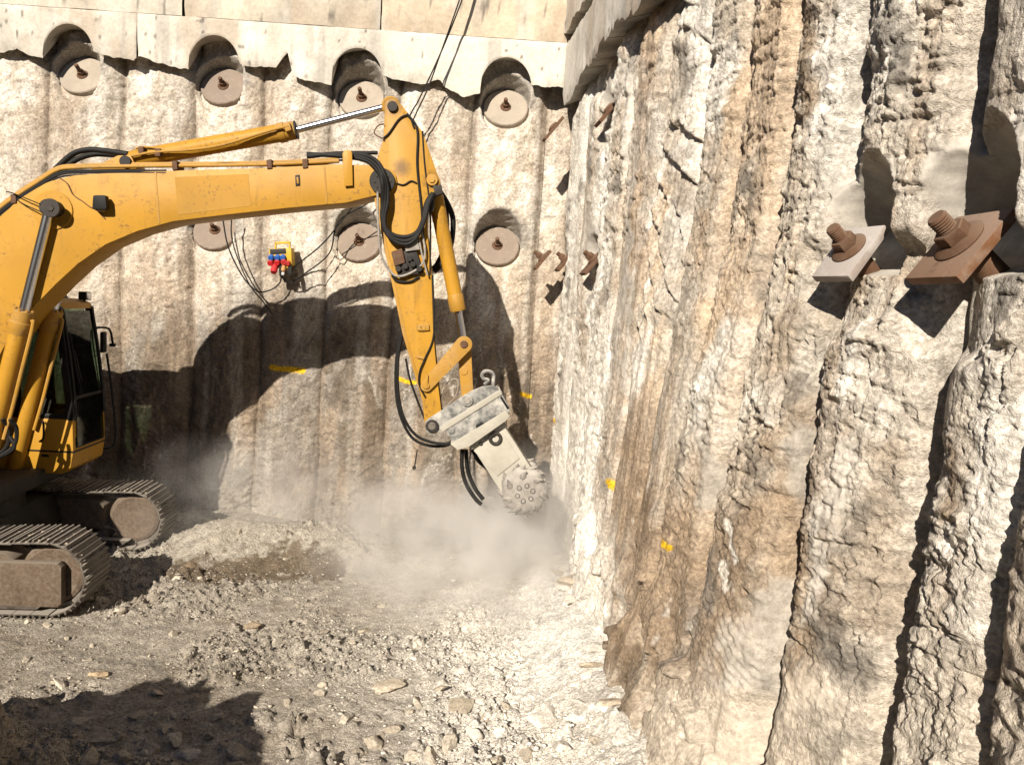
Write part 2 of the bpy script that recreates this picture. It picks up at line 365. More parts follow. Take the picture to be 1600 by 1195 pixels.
# ------------------------------------------------------------------ back wall
YB = 11.0
TH_B = math.radians(28)
BDISC = [(132, 122, 0), (351, 139, 1), (566, 158, 2), (790, 172, 0), (338, 363, 1), (562, 381, 1), (777, 387, 1)]
DC_B = 0.32; RP_B = 0.325; RH_B = 0.345
bd = []
for (px, py, k) in BDISC:
    P = atY(px, py, YB-0.05+DC_B); bd.append((P[0], P[2], k))
bedges = [atY(px, 250, YB)[0] for px in (-380, -270, -160, -48, 68, 184, 296, 406, 511, 619, 737, 846)] + [0.66]
back = empty('back_pile_wall', (-3.5, YB, 0), 'tall sunlit wall of round cast piles across the back, with smooth panels on top', 'pile wall')
def back_disp(x, z, i):
    x0, x1 = bedges[i], bedges[i+1]
    xx = x + 0.05*fbm(z*0.9+i*7.7, x*0+3.3, 3, 40)
    s = np.clip(2*(xx-x0)/(x1-x0)-1, -1.25, 1.25); a = np.minimum(np.abs(s), 1)
    G = 0.19 if i < 11 else 0.0
    prof = -G*(1-np.sqrt(1-0.985*a*a)) - 0.10*np.maximum(np.abs(s)-1, 0)/0.25
    low = 1-ss(0.9, 2.6, z+0.4*fbm(x*0.8, z*0.5, 2, 44))
    d = prof + 0.95*relief(x, z, 100, 0.60, 0.62+0.30*low)
    d = d - 0.20*ss(6.15, 6.75, z+0.25*fbm(x*2.3, z*1.5, 3, 47))
    d = d + 0.16*ss(0.9, 0.0, z)*(0.5+0.6*fbm(x*1.1, z*1.2, 3, 48))
    if i == 11: d = d - 0.22
    for (cx, cz, k) in bd:
        m = (np.abs(x-cx) < 0.5) & (np.abs(z-cz) < 0.9)
        if m.any():
            # a chiselled dent round the recess, then the recess itself
            r = np.hypot((x-cx)/0.62, (z-cz+0.05)/0.62); fl = ss(0.62, 0.5, r)
            d = np.where(m, d*(1-fl) + fl*np.clip(d, -0.12, -0.02), d)
            hd = hole_depth(x-cx, z-cz, RH_B, TH_B, DC_B, 0.02)
            d = np.where(hd > -5, np.minimum(d, -hd+0.05), d)
    return d
def back_color(x, z, px, py):
    n1 = fbm(x*0.9, z*0.55, 4, 60); n2 = fbm(x*2.4, z*1.3, 4, 61); n3 = fbm(x*6, z*4, 4, 62)
    c = np.broadcast_to(CREAM, x.shape+(3,)).copy()
    c = mix(c, WHITE, 0.75*ss(-0.2, 0.4, n2)); c = mix(c, TAN, 0.6*ss(0.15, 0.65, n1+0.35*n3))
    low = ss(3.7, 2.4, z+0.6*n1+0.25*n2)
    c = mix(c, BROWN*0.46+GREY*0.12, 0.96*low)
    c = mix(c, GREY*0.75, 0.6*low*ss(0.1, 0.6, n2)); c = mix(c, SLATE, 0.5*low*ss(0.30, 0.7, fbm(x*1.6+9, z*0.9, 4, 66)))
    hi_ = 1-0.55*ss(2.6, 3.6, z)
    c = mix(c, GREY*0.78, 0.6*hi_*ss(0.12, 0.5, fbm(x*1.0+12, z*0.5, 4, 67)+0.25*n3)); c = mix(c, TAN*0.8, 0.6*hi_*ss(0.22, 0.6, fbm(x*2.1+2, z*0.8, 4, 68)+0.2*n3))
    ve = ss(0.05, 0.0, np.abs(vn(x*3.1+0.35*n2, z*2.0+0.5*n3, 63)))*ss(0.0, 0.4, n1)
    c = mix(c, WHITE, 0.6*ve*(0.35+0.65*low))
    run = ss(0.25, 0.7, fbm(x*5.5, z*0.35, 3, 64)); c = mix(c, WHITE, 0.35*run*(1-0.5*low))
    c = mix(c, TAN*0.8, 0.5*ss(0.3, 0.75, fbm(x*4.5+3, z*0.4, 3, 65)))
    for e in bedges:
        c = mix(c, TAN*0.55, 0.65*np.exp(-((x-e)/0.055)**2))  # shade of the grooves between piles, put into the colour
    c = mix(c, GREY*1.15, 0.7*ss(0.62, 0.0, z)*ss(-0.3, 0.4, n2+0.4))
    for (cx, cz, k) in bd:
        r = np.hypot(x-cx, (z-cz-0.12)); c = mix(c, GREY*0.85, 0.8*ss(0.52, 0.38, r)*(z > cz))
    for pts, wd in (([(425, 574), (474, 580)], 5), ([(621, 592), (648, 598)], 4), ([(815, 616), (828, 622)], 4)):
        c = mix(c, PAINT, stroke(px+2*n3, py+2*n3, pts, wd, 0.35))
    return c
def build_back():
    for i in range(len(bedges)-1):
        x0, x1 = bedges[i]-0.035, bedges[i+1]+0.035
        res = 0.0165 if i >= 2 else 0.04
        xs = np.linspace(x0, x1, max(4, int((x1-x0)/res))); zs = np.linspace(-0.35, 6.95, int(7.3/(res*1.1)))
        Xg, Zg = np.meshgrid(xs, zs)
        d = back_disp(Xg, Zg, i); V = np.stack([Xg, YB-d, Zg], -1)
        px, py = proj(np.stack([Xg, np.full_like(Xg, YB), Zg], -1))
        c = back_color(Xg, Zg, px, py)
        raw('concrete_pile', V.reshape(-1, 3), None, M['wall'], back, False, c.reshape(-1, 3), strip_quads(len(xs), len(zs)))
build_back()

def beam_panel(name, parent, along, bottom, top, thick, front, tint, seed, dz=0.05):
    """a cast panel: along = list of plan points (x, y), bottom/top = heights per point; front = outward unit vector per point"""
    n = len(along); rows = 14; V = []; C = []
    t = np.linspace(0, 1, rows)[:, None]
    zb = np.asarray(bottom)[None, :]; zt = np.asarray(top)[None, :]; Z = zb+(zt-zb)*t
    P = np.asarray(along); A = np.broadcast_to(P[:, 0][None, :], Z.shape); B = np.broadcast_to(P[:, 1][None, :], Z.shape)
    U = np.broadcast_to(np.concatenate([[0], np.cumsum(np.hypot(*np.diff(P, axis=0).T))])[None, :], Z.shape)+seed*3.1
    d = 0.010*fbm(U*2, Z*2, 4, seed)-0.03*ss(0.35, 0.8, fbm(U*2.5, Z*2.5, 3, seed+3))*ss(0.5, 0.0, t+0*Z)
    edge = np.minimum(np.minimum(t, 1-t)*(zt-zb), np.minimum(U-U[:, :1], U[:, -1:]-U)); d = d-0.012*np.exp(-(edge/0.012)**2)
    Fx = np.asarray(front)
    V = np.stack([A+Fx[:, 0]*d, B+Fx[:, 1]*d, Z], -1)
    back_row = np.stack([A[:1]-Fx[:, 0]*thick, B[:1]-Fx[:, 1]*thick, np.full_like(Z[:1], float(np.max(bottom))+0.02)], -1); top_row = np.stack([A[-1:]-Fx[:, 0]*thick, B[-1:]-Fx[:, 1]*thick, Z[-1:]], -1)
    V = np.concatenate([back_row, V, top_row], 0)
    n1 = fbm(U*0.8, Z*1.4, 4, seed+5); n2 = fbm(U*3, Z*3, 4, seed+6)
    c = np.broadcast_to(np.asarray(tint), Z.shape+(3,)).copy(); c = mix(c, np.asarray(tint)*0.78, 0.8*ss(0.0, 0.6, n1)); c = mix(c, TAN*0.9, 0.6*ss(0.15, 0.7, fbm(U*1.3, Z*0.6, 3, seed+7))); c = mix(c, GREY*0.9, 0.5*ss(0.25, 0.7, fbm(U*5, Z*0.5, 3, seed+9)))
    c = mix(c, WHITE, 0.3*ss(0.1, 0.6, n2)); c = mix(c, SLATE, 0.8*ss(0.80, 0.9, vn(U*14, Z*14, seed+8)))
    c = np.concatenate([c[:1], c, c[-1:]], 0)
    q = strip_quads(n, rows+2)
    o = raw(name, V.reshape(-1, 3), None, M['beam'], parent, True, c.reshape(-1, 3), q)
    o.data.set_sharp_from_angle(angle=math.radians(40))
    return o
EB = [(-600, 50), (-60, 62), (0, 82), (18, 80), (26, 76), (50, 88), (80, 93), (95, 86), (140, 80), (160, 86), (210, 96), (216, 90), (270, 106), (310, 113), (380, 101), (432, 106), (442, 92), (450, 82), (458, 120), (475, 126), (520, 133), (545, 121), (562, 107), (580, 116), (620, 126), (650, 131), (688, 128), (695, 138), (720, 151), (750, 146), (800, 131), (862, 137)]
EX = np.array([atY(px, py, YB-0.1)[0] for px, py in EB]); EZ = np.array([atY(px, py, YB-0.1)[2] for px, py in EB])
J0 = atY(0, 6, YB-0.1); J1 = atY(860, 66, YB-0.1)
def jz(x): return J0[2]+(J1[2]-J0[2])*(x-J0[0])/(J1[0]-J0[0])
def back_panels():
    xl = -8.6; xa = atY(215, 60, YB-0.1)[0]; xb = 0.60
    for k, (a, b) in enumerate(((xl, xa-0.003), (xa+0.003, xb))):
        xs = np.arange(a, b, 0.012); zb = np.interp(xs, EX, EZ)+0.020*fbm(xs*7, xs*0, 3, 80+k)
        for (cx, cz, kk) in bd[:4]:
            uu = np.abs(xs-cx); zb = np.where(uu < RH_B, np.maximum(zb, cz+(DC_B+0.08)*math.tan(TH_B)+np.sqrt(np.clip(RH_B**2-uu**2, 0, None))/math.cos(TH_B)), zb)
        beam_panel('beam_panel', back, np.stack([xs, np.full_like(xs, YB-0.13)], -1), zb, jz(xs)-0.006, 0.5, np.tile([0, -1.0], (len(xs), 1)), (0.68, 0.63, 0.535), 90+k)
    cuts = [xl, atY(293, 20, YB)[0], atY(598, 30, YB)[0], 0.60]
    for k in range(3):
        xs = np.arange(cuts[k]+0.003, cuts[k+1]-0.003, 0.03)
        beam_panel('upper_panel', back, np.stack([xs, np.full_like(xs, YB-0.115)], -1), jz(xs)+0.006, np.full_like(xs, 8.6), 0.5, np.tile([0, -1.0], (len(xs), 1)), ((0.70, 0.63, 0.51), (0.64, 0.57, 0.45), (0.60, 0.50, 0.37))[k], 95+k)
back_panels()

# ------------------------------------------------------------------ right wall
RW = [(862, 10.95), (887, 9.9), (912, 8.9), (945, 7.9), (988, 7.0), (1042, 6.3), (1092, 5.75), (1160, 5.05), (1262, 4.35), (1445, 3.62), (1585, 3.02), (1850, 2.3)]
RP = np.array([((px-800)/F*y, y) for px, y in RW])
RS = spline(np.c_[RP, np.zeros(len(RP))], 24)[:, :2]
RU = np.concatenate([[0], np.cumsum(np.hypot(*np.diff(RS, axis=0).T))])
REDGE = [RU[24*i] for i in range(len(RW))]
RT = np.gradient(RS, axis=0); RT /= np.hypot(RT[:, 0], RT[:, 1])[:, None]
# smoothed tangents keep the normals calm
def rbase(u):
    x = np.interp(u, RU, RS[:, 0]); y = np.interp(u, RU, RS[:, 1])
    e = 0.25; tx = np.interp(u+e, RU, RS[:, 0])-np.interp(u-e, RU, RS[:, 0]); ty = np.interp(u+e, RU, RS[:, 1])-np.interp(u-e, RU, RS[:, 1])
    l_ = np.hypot(tx, ty)+1e-9; tx, ty = tx/l_, ty/l_
    return x, y, ty, -tx, tx, ty          # point, normal (towards the pit), tangent
def rw_at(px, py, off=0.0):
    """u, z on the wall surface seen at a pixel"""
    us = np.linspace(0, RU[-1], 2500); x, y, nx, ny, tx, ty = rbase(us); x = x+nx*off; y = y+ny*off
    d = ray(px, py); t = y/d[1]; z = CAM[2]+d[2]*t; le = lean(y)*lz(z); x = x+nx*le
    P = np.stack([x, y, z], -1); qx, qy = proj(P); k = np.argmin(np.abs(qx-px)+1e-4*us*0); return us[k], z[k]
def lean(Y): return np.clip(0.1+(8.4-Y)*0.124, 0.0, 0.48)*(0.12+0.88*ss(3.1, 5.6, Y))
def xwall(y): return np.interp(y, RS[::-1, 1], RS[::-1, 0])-lean(y)
def lz(z): return np.clip(1-z/3.5, -0.25, 1.1)
GG = [0.10, 0.10, 0.10, 0.09, 0.10, 0.09, 0.12, 0.15, 0.22, 0.24, 0.22]
GK = [0.05, 0.05, 0.05, 0.06, 0.05, 0.08, 0.10, 0.11, 0.15, 0.18, 0.16]
# anchors of the right wall: pixel of the plate centre, plate half sizes, recess radius
TH_R = math.radians(37)
RF = [0.75, 0.75, 0.75, 0.6, 0.5, 0.6, 0.7, 0.75, 0.85, 0.9, 0.9]; FU = [0.4, 0.4, 0.42, 0.42, 0.45, 0.45, 0.5, 0.55, 0.65, 0.75, 0.8]
RANCH = [dict(px=1332, py=402, hw=0.135, hh=0.175, R=0.275, dc=0.31, pd=0.055, br=0.038), dict(px=1506, py=394, hw=0.175, hh=0.19, R=0.31, dc=0.32, pd=0.025, br=0.045),
         dict(px=929, py=411, hw=0.15, hh=0.19, R=0.25, dc=0.06, br=0.032), dict(px=884, py=410, hw=0.13, hh=0.17, R=0.25, dc=0.06, br=0.030),
         dict(px=953, py=176, hw=0.14, hh=0.19, R=0.27, dc=0.08, br=0.03), dict(px=866, py=204, hw=0.08, hh=0.19, R=0.27, dc=0.05, br=0.03), dict(px=849, py=408, hw=0.08, hh=0.16, R=0.24, dc=0.02, br=0.028)]
for a in RANCH[:5]: a['u'], a['z'] = rw_at(a['px'], a['py'], -a.get('pd', a['dc']))
def right_disp(u, z, i, Y):
    u0, u1 = REDGE[i], REDGE[i+1]
    sc = (u1-u0)
    uu = u + 0.035*sc*fbm(z*0.8+i*5.1, u*0+1.7, 3, 140) + 0.03*sc*fbm(z*3.1+i*5.1, u*0+4.7, 3, 141)
    s = np.clip(2*(uu-u0)/sc-1, -1.3, 1.3); a = np.minimum(np.abs(s), 1)
    prof = -GG[i]*(1-np.sqrt(1-0.985*a**2.4)) - 0.16*np.maximum(np.abs(s)-1, 0)/0.3
    kw = (0.14+0.10*fbm(z*1.3+i*3.3, u*0+8.8, 3, 142)); prof = prof - GK[i]*np.exp(-((1-np.abs(s))/np.maximum(kw, 0.04))**2)
    smooth = ss(0.25, 0.65, fbm(u*0.9+31, z*0.45, 3, 143))
    d = prof + (1-0.75*smooth)*RF[i]*(1-(0.55 if 3 <= i <= 8 else 0.3)*ss(1.9, 1.1, z+0.2*fbm(u*1.5, z*1.5, 2, 177)))*relief(u*FU[i]+i*0.0, z, 150, 1.1, 1.0)
    if 2 <= i <= 9: d = d + (0.022 if i < 8 else 0.012)*ridged(u*(4.5 if i < 8 else 6.0)+0.15*fbm(z*0.7+u, u*0.5, 2, 159), z*0.22, 4, 156)
    sd_ = ss(0.1, 0.5, fbm(u*1.1+4, z*0.8, 3, 174)); d = d + sd_*(0.0045*np.sin((z+0.8*u+0.07*fbm(u*3, z*2.2, 3, 175))*2*math.pi/0.075))*ss(0.0, 0.3, fbm(u*5, z*5, 2, 176)+0.2)*(1.0 if 2 <= i <= 7 else 0.0)
    if i == 4:       # screw marks of the auger
        m = ss(2.2, 3.1, z+0.3*fbm(u*2, z*1.0, 2, 145)); ph = (z*1.0+0.42*s)/0.33+0.7*fbm(u*1.5, z*1.1, 3, 144); fr = ph-np.floor(ph)
        d = d + m*ss(-0.5, 0.4, fbm(u*3, z*1.7, 3, 158))*(0.080*(ss(0, 0.10, fr)*(1-0.9*fr))-0.03)
    if i in (7, 5):
        m = ss(3.6, 4.6, z)*0.5; ph = (z-0.5*s)/0.22+0.3*fbm(u*3, z*2, 2, 146); fr = ph-np.floor(ph); d = d+m*(0.035*(1-fr)-0.017)
    d = d - 0.17*ss(5.75, 6.35, z+0.3*fbm(u*2.2, z*1.2, 3, 157))*ss(6.0, 7.0, Y)
    # the broken foot of the wall bulges into the pit
    env = ss(9.4, 7.6, Y)*ss(2.6, 4.2, Y)
    f1, f2, cid, gx, gy = cell(u*1.7+0.3*fbm(u*3, z*3, 2, 149), z*1.5+0.3*fbm(u*3+4, z*3, 2, 151), 152)
    fo = ss(1.0, 0.86, z+1.1*(cid-0.5)+0.25*gx+0.10*fbm(u*3, z*3, 4, 147))
    d = d + env*fo*(-0.9*prof + np.clip(0.05 + (cid-0.4)*0.24 + (gx*(cid-0.5)-gy*(0.15+0.5*(cid*5 % 1)))*0.40, -0.05, 0.13))
    for a_ in RANCH[:5]:
        du = u-a_['u']; dv = z-a_['z']
        m = (np.abs(du) < 0.7) & (np.abs(dv) < 1.2)
        if m.any():
            r = np.hypot(du/(a_['R']*1.5), (dv-0.02)/(a_['R']*1.7)); fl = ss(1.05, 0.8, r+0.12*fbm(u*6, z*6, 3, 155))
            d = np.where(m, d*(1-0.7*fl) + 0.7*fl*np.clip(d, -0.06, 0.0) - 0.09*fl*ss(0.15, 0.0, dv), d)
            hd = hole_depth(du, dv, a_['R'], TH_R, a_['dc'], 0.012)
            d = np.where(hd > -5, np.minimum(d, -hd), d)
    return d
def right_color(u, z, px, py, i, Y):
    n1 = fbm(u*0.9, z*0.5, 4, 160); n2 = fbm(u*2.6, z*1.4, 4, 161); n3 = fbm(u*7, z*4.5, 4, 162); n4 = fbm(u*4.0, z*0.45, 4, 163)
    warm = ss(1300, 1230, px)*ss(940, 1000, px)*ss(760, 620, py)
    c = np.broadcast_to(CREAM*0.95, u.shape+(3,)).copy()
    c = mix(c, ORANGE*1.05, warm*0.8*ss(-0.4, 0.4, n1+0.5*n3)); c = mix(c, WHITE, 0.85*ss(-0.05, 0.5, n2+0.2*n3)); c = mix(c, TAN, 0.55*ss(0.15, 0.65, n1-0.3*n2))
    nearp = ss(1230, 1300, px); c = mix(c, GREY*1.35, 0.55*nearp*ss(-0.4, 0.3, n1)); c = mix(c, WHITE, 0.5*nearp*ss(0.0, 0.5, n2-0.3*n3))
    c = mix(c, WHITE*0.98, 0.85*ss(985, 930, px)*ss(-0.5, 0.3, n2+0.5)); 
    c = mix(c, TAN*0.95, 0.5*ss(0.25, 0.7, n4)); c = mix(c, GREY, 0.5*ss(0.25, 0.7, fbm(u*3.3+8, z*0.5, 3, 164)))
    c = mix(c, BROWN, 0.5*ss(0.42, 0.85, fbm(u*2.2+8, z*1.6, 4, 165)))
    c = mix(c, SLATE, 0.7*ss(0.55, 0.85, fbm(u*3.2, z*1.7, 5, 166)))
    # browner, smeared lower reach
    low = ss(600, 800, py+60*n1)*ss(1330, 1230, px)*ss(930, 985, px+20*n3)
    c = mix(c, BROWN*0.80+TAN*0.12, 0.90*low*ss(-0.7, 0.2, n2+0.3))
    sc = ss(0.55, 0.95, vn(u*20+2*n2, z*9-u*11, 167))*ss(-0.2, 0.3, n3); c = mix(c, WHITE*0.9, 0.6*low*sc)
    c = mix(c, ORANGE*0.8, 0.4*low*ss(0.2, 0.6, fbm(u*1.9+2, z*1.1, 3, 168)))
    mud = ss(1010, 1120, py+40*n1)*ss(960, 1060, px+(1195-py)*0.1)
    c = mix(c, CREAM*0.92, 0.8*mud*ss(-0.5, 0.1, n1+0.3))
    def sm(pts, wd, col, k, soft=0.5):
        nonlocal c
        c = mix(c, np.asarray(col), k*stroke(px+11*n2+8*n3, py+34*n3+20*n2, pts, wd*1.15, min(1.0, soft+0.35)))
    sm([(1325, 700), (1300, 790), (1280, 900), (1262, 985)], 24, GREY*1.15, 0.85); sm([(1102, 640), (1095, 790)], 16, GREY*0.95, 0.7)
    sm([(1235, 660), (1222, 800)], 18, GREY*0.85, 0.75); sm([(1190, 930), (1140, 1060)], 40, GREY*1.0, 0.75); sm([(1180, 700), (1178, 760)], 16, SLATE, 0.5)
    sm([(1215, 960), (1180, 1050)], 45, GREY*1.05, 0.6); sm([(1345, 800), (1320, 850)], 30, SLATE*1.3, 0.6); sm([(1290, 1000), (1320, 1030)], 38, SLATE*1.1, 0.8)
    sm([(1105, 880), (1100, 940)], 22, SLATE*1.2, 0.8); sm([(1080, 960), (1050, 1060)], 24, SLATE*1.8, 0.6); sm([(985, 1000), (990, 1090)], 18, BROWN*0.6, 0.7)
    sm([(1310, 1140), (1290, 1180)], 30, SLATE*1.3, 0.6); sm([(1030, 540), (1012, 700)], 7, GREY, 0.7); sm([(985, 100), (975, 420), (962, 640)], 9, GREY*1.25, 0.8, 0.3)
    sm([(1115, 20), (1110, 90)], 10, GREY, 0.7); sm([(1080, 130), (1060, 170)], 12, GREY, 0.6); sm([(1480, 690), (1470, 790)], 12, BROWN, 0.7); sm([(1475, 800), (1466, 860)], 14, WHITE, 0.8)
    sm([(1255, 0), (1262, 160)], 22, BROWN*1.2, 0.75); sm([(1140, 828), (1146, 848)], 9, WHITE*1.12, 0.95); sm([(1130, 905), (1140, 908)], 8, WHITE*1.1, 0.8)
    # rock powder caught on the end of the wall
    dust = ss(960, 900, px+18*n2)*ss(560, 760, py+30*n2); c = mix(c, WHITE*1.02, 0.9*dust)
    c = mix(c, GREY*0.9, 0.6*ss(0.1, 0.4, vn(u*26, z*16, 169))*ss(880, 895, px)*ss(925, 905, px)*ss(650, 700, py)*ss(960, 900, py))
    al = np.ones(u.shape)
    for pts, wd in (([(1325, 700), (1300, 790), (1280, 900), (1262, 985)], 26), ([(1102, 640), (1095, 790)], 16), ([(1235, 660), (1222, 800)], 18), ([(1190, 930), (1140, 1060)], 42), ([(985, 100), (975, 420), (962, 640)], 9), ([(1260, 1080), (1120, 1180)], 50)):
        al = np.minimum(al, 1-0.5*stroke(px+11*n2+8*n3, py+34*n3+20*n2, pts, wd*1.15, 0.8))
    for a_ in RANCH[:5]:
        du = u-a_['u']; dv = z-a_['z']; m = ss(a_['R']*1.05, a_['R']*0.9, np.abs(du))*(dv > -0.1)*(dv < 0.55)*ss(a_['R']*2.1, a_['R']*1.7, np.hypot(du, dv))
        c = mix(c, GREY*1.15, 0.85*m); al = np.minimum(al, 1-0.85*m)
    for pts, wd in (([(852, 652), (861, 657)], 5), ([(948, 752), (953, 764)], 5), ([(1033, 842), (1050, 856)], 6)):
        c = mix(c, PAINT, 0.95*stroke(px+2*n3, py+2*n3, pts, wd, 0.35))
    return np.concatenate([c, al[..., None]], -1)
right = empty('right_pile_wall', (1.4, 6.0, 0), 'rough wall of broken round piles receding along the right side', 'pile wall')
def build_right():
    for i in range(len(REDGE)-1):
        u0, u1 = REDGE[i]-0.045, REDGE[i+1]+0.045
        Ym = np.interp((u0+u1)/2, RU, RS[:, 1]); zt = min(6.9, 3.3+0.62*Ym+0.5)
        Ym_ = max(Ym, 3.3); Yn = Ym_ if i < 10 else 6.5
        nc = int((u1-u0)/(0.0019*Yn)); nr = int((zt+0.35)/(0.0025*Yn))
        us = np.linspace(u0, u1, nc); zs = np.linspace(-0.35, zt, nr); U, Z = np.meshgrid(us, zs)
        x, y, nx, ny, tx, ty = rbase(U)
        d = right_disp(U, Z, i, y)
        le = lean(y)*lz(Z); d = d+le
        V = np.stack([x+nx*d, y+ny*d, Z], -1); px, py = proj(np.stack([x+nx*le, y+ny*le, Z], -1))
        c = right_color(U, Z, px, py, i, y)
        raw('concrete_pile', V.reshape(-1, 3), None, M['wall'], right, False, c.reshape(-1, 4), strip_quads(nc, nr)[:, ::-1])
build_right()
def right_panels():
    uA, uB = rw_at(858, 300)[0], REDGE[5]
    us = np.arange(uA, uB, 0.014); x, y, nx, ny, tx, ty = rbase(us); off = 0.11
    P = np.stack([x+nx*off, y+ny*off], -1); N = np.stack([nx, ny], -1)
    zb = 6.17+0.16*fbm(us*2.0, us*0, 3, 170)+0.05*fbm(us*7, us*0, 2, 171)
    beam_panel('beam_panel', right, P, zb, np.full_like(us, 6.86)+0.03*fbm(us*6, us*0, 3, 172), 0.6, N, (0.64, 0.60, 0.53), 110)
    P2 = np.stack([x+nx*(off+0.05), y+ny*(off+0.05)], -1)
    beam_panel('upper_panel', right, P2, 6.98+0.04*fbm(us*5, us*0, 3, 173), np.full_like(us, 8.6), 0.6, N, (0.66, 0.61, 0.52), 112)
right_panels()
# solid earth behind both walls closes the pit
raw('earth_bank', [(-60, YB+0.75, -0.3), (3.2, YB+0.75, -0.3), (2.9, 1.5, -0.3), (2.9, -13, -0.3), (60, 60, -0.3), (-60, 60, -0.3), (-60, YB+0.75, 7.6), (3.2, YB+0.75, 7.6), (2.9, 1.5, 7.6), (2.9, -13, 7.6), (60, 60, 7.6), (-60, 60, 7.6)],
    [(0, 1, 7, 6), (1, 2, 8, 7), (2, 3, 9, 8), (3, 4, 10, 9), (4, 5, 11, 10), (5, 0, 6, 11), (6, 7, 8, 9, 10, 11)], M['soil'], None)['kind'] = 'structure'

raw('sky_block_bank', [(-11, 60, -0.3), (-11, -13, -0.3), (60, -13, -0.3), (60, -14, 8.6), (-11.7, -14, 8.6), (-11.7, 60, 8.6)], [(0, 1, 4, 5), (1, 2, 3, 4)], M['soil'], None)['kind'] = 'structure'  # unseen bank, added close and high to cut the sky's fill light
# ------------------------------------------------------------------ ground
def clods(x, y, f, s, amp, dens):
    wx = x+0.25/f*fbm(x*f*1.3, y*f*1.3, 2, s+50); wy = y+0.25/f*fbm(x*f*1.3+7, y*f*1.3, 2, s+51)
    f1, f2, cid, gx, gy = cell(wx*f, wy*f, s); R = 0.16+0.34*(cid*3.7 % 1)
    b = np.sqrt(np.clip(1-(f1/R)**2, 0, 1))
    return np.where(cid < dens, amp*b*R*2.2, 0.0)
def ground_h(x, y):
    h = 0.05*fbm(x*0.45, y*0.45, 3, 200)
    # crest of loose spoil in front of the back wall
    h = h + 0.36*np.exp(-((y-(9.35+0.12*(x+3)))/0.55)**2)*ss(-4.4, -3.5, x)*ss(-0.9, -2.4, x)
    h = h - 0.10*ss(9.6, 10.6, y)*ss(-4.0, -2.0, x)
    # powder banked against the right wall
    xr = xwall(y); h = h + 0.36*np.exp(-((xr-x)/0.50)**2)*ss(3, 5, y)*ss(10.8, 8.5, y)
    h = h + 0.10*ss(5.2, 4.0, y)*(0.6+0.5*fbm(x*1.1, y*1.1, 2, 207))
    # tall unseen heap of spoil on the left, shaped to cast the foreground shadow
    k = np.hypot((x+3.65)/1.35, (y-2.0)/0.95); h = h + 2.02*np.clip(1.28-k/1.45+0.10*terr(fbm(x*1.8, y*1.8, 3, 208), 3, 0.15), 0, 1)**0.9*(1+0.07*fbm(x*5, y*5, 3, 213))
    k2 = np.hypot((x+3.6)/0.95, (y-4.35)/0.75); h = h + 0.70*ss(1.15, 0.1, k2+0.2*fbm(x*2, y*2, 3, 209))
    # wheel and track prints
    tr = ss(0.30, 0.1, np.abs(y-6.55+0.12*(x+3)))*ss(-4.2, -3.3, x)*ss(-2.0, -3.0, x); h = h - 0.03*tr + 0.014*tr*ss(-0.2, 0.4, fbm(x*2.5, y*2.5, 2, 214))*np.sin((x*0.92+y*0.35)*2*math.pi/0.17)
    rough = 0.22+1.0*ss(-0.25, 0.45, fbm(x*0.9, y*0.9, 3, 201))
    near = ss(7.5, 4.5, y)
    pw = np.exp(-((xr-x)/1.3)**2)
    h = h + rough*(0.035*fbm(x*3, y*3, 4, 202) + clods(x, y, 2.6, 203, 0.100*(0.4+0.8*near), 0.30)*(1-0.4*pw) + clods(x, y, 6.5, 204, 0.050, 0.5)*(1-0.5*pw) + clods(x, y, 14, 205, 0.028, 0.7) + 0.016*ridged(x*22, y*22, 3, 206))
    n2_ = ss(6.4, 5.2, y)*ss(-2.4, -1.2, x); h = h + n2_*(clods(x, y, 3.4, 215, 0.13, 0.45)+clods(x, y, 8, 216, 0.06, 0.5))*(1-0.35*pw)
    cr = np.abs(vn(x*0.9+0.25*fbm(x*4, y*4, 3, 211), y*0.9+0.25*fbm(x*4+3, y*4, 3, 212), 210)); h = h - 0.05*np.exp(-(cr/0.018)**2)*near*ss(-2.2, -1.2, x)
    return h
def gh(x, y): return float(ground_h(np.array([[float(x)]]), np.array([[float(y)]]))[0, 0])
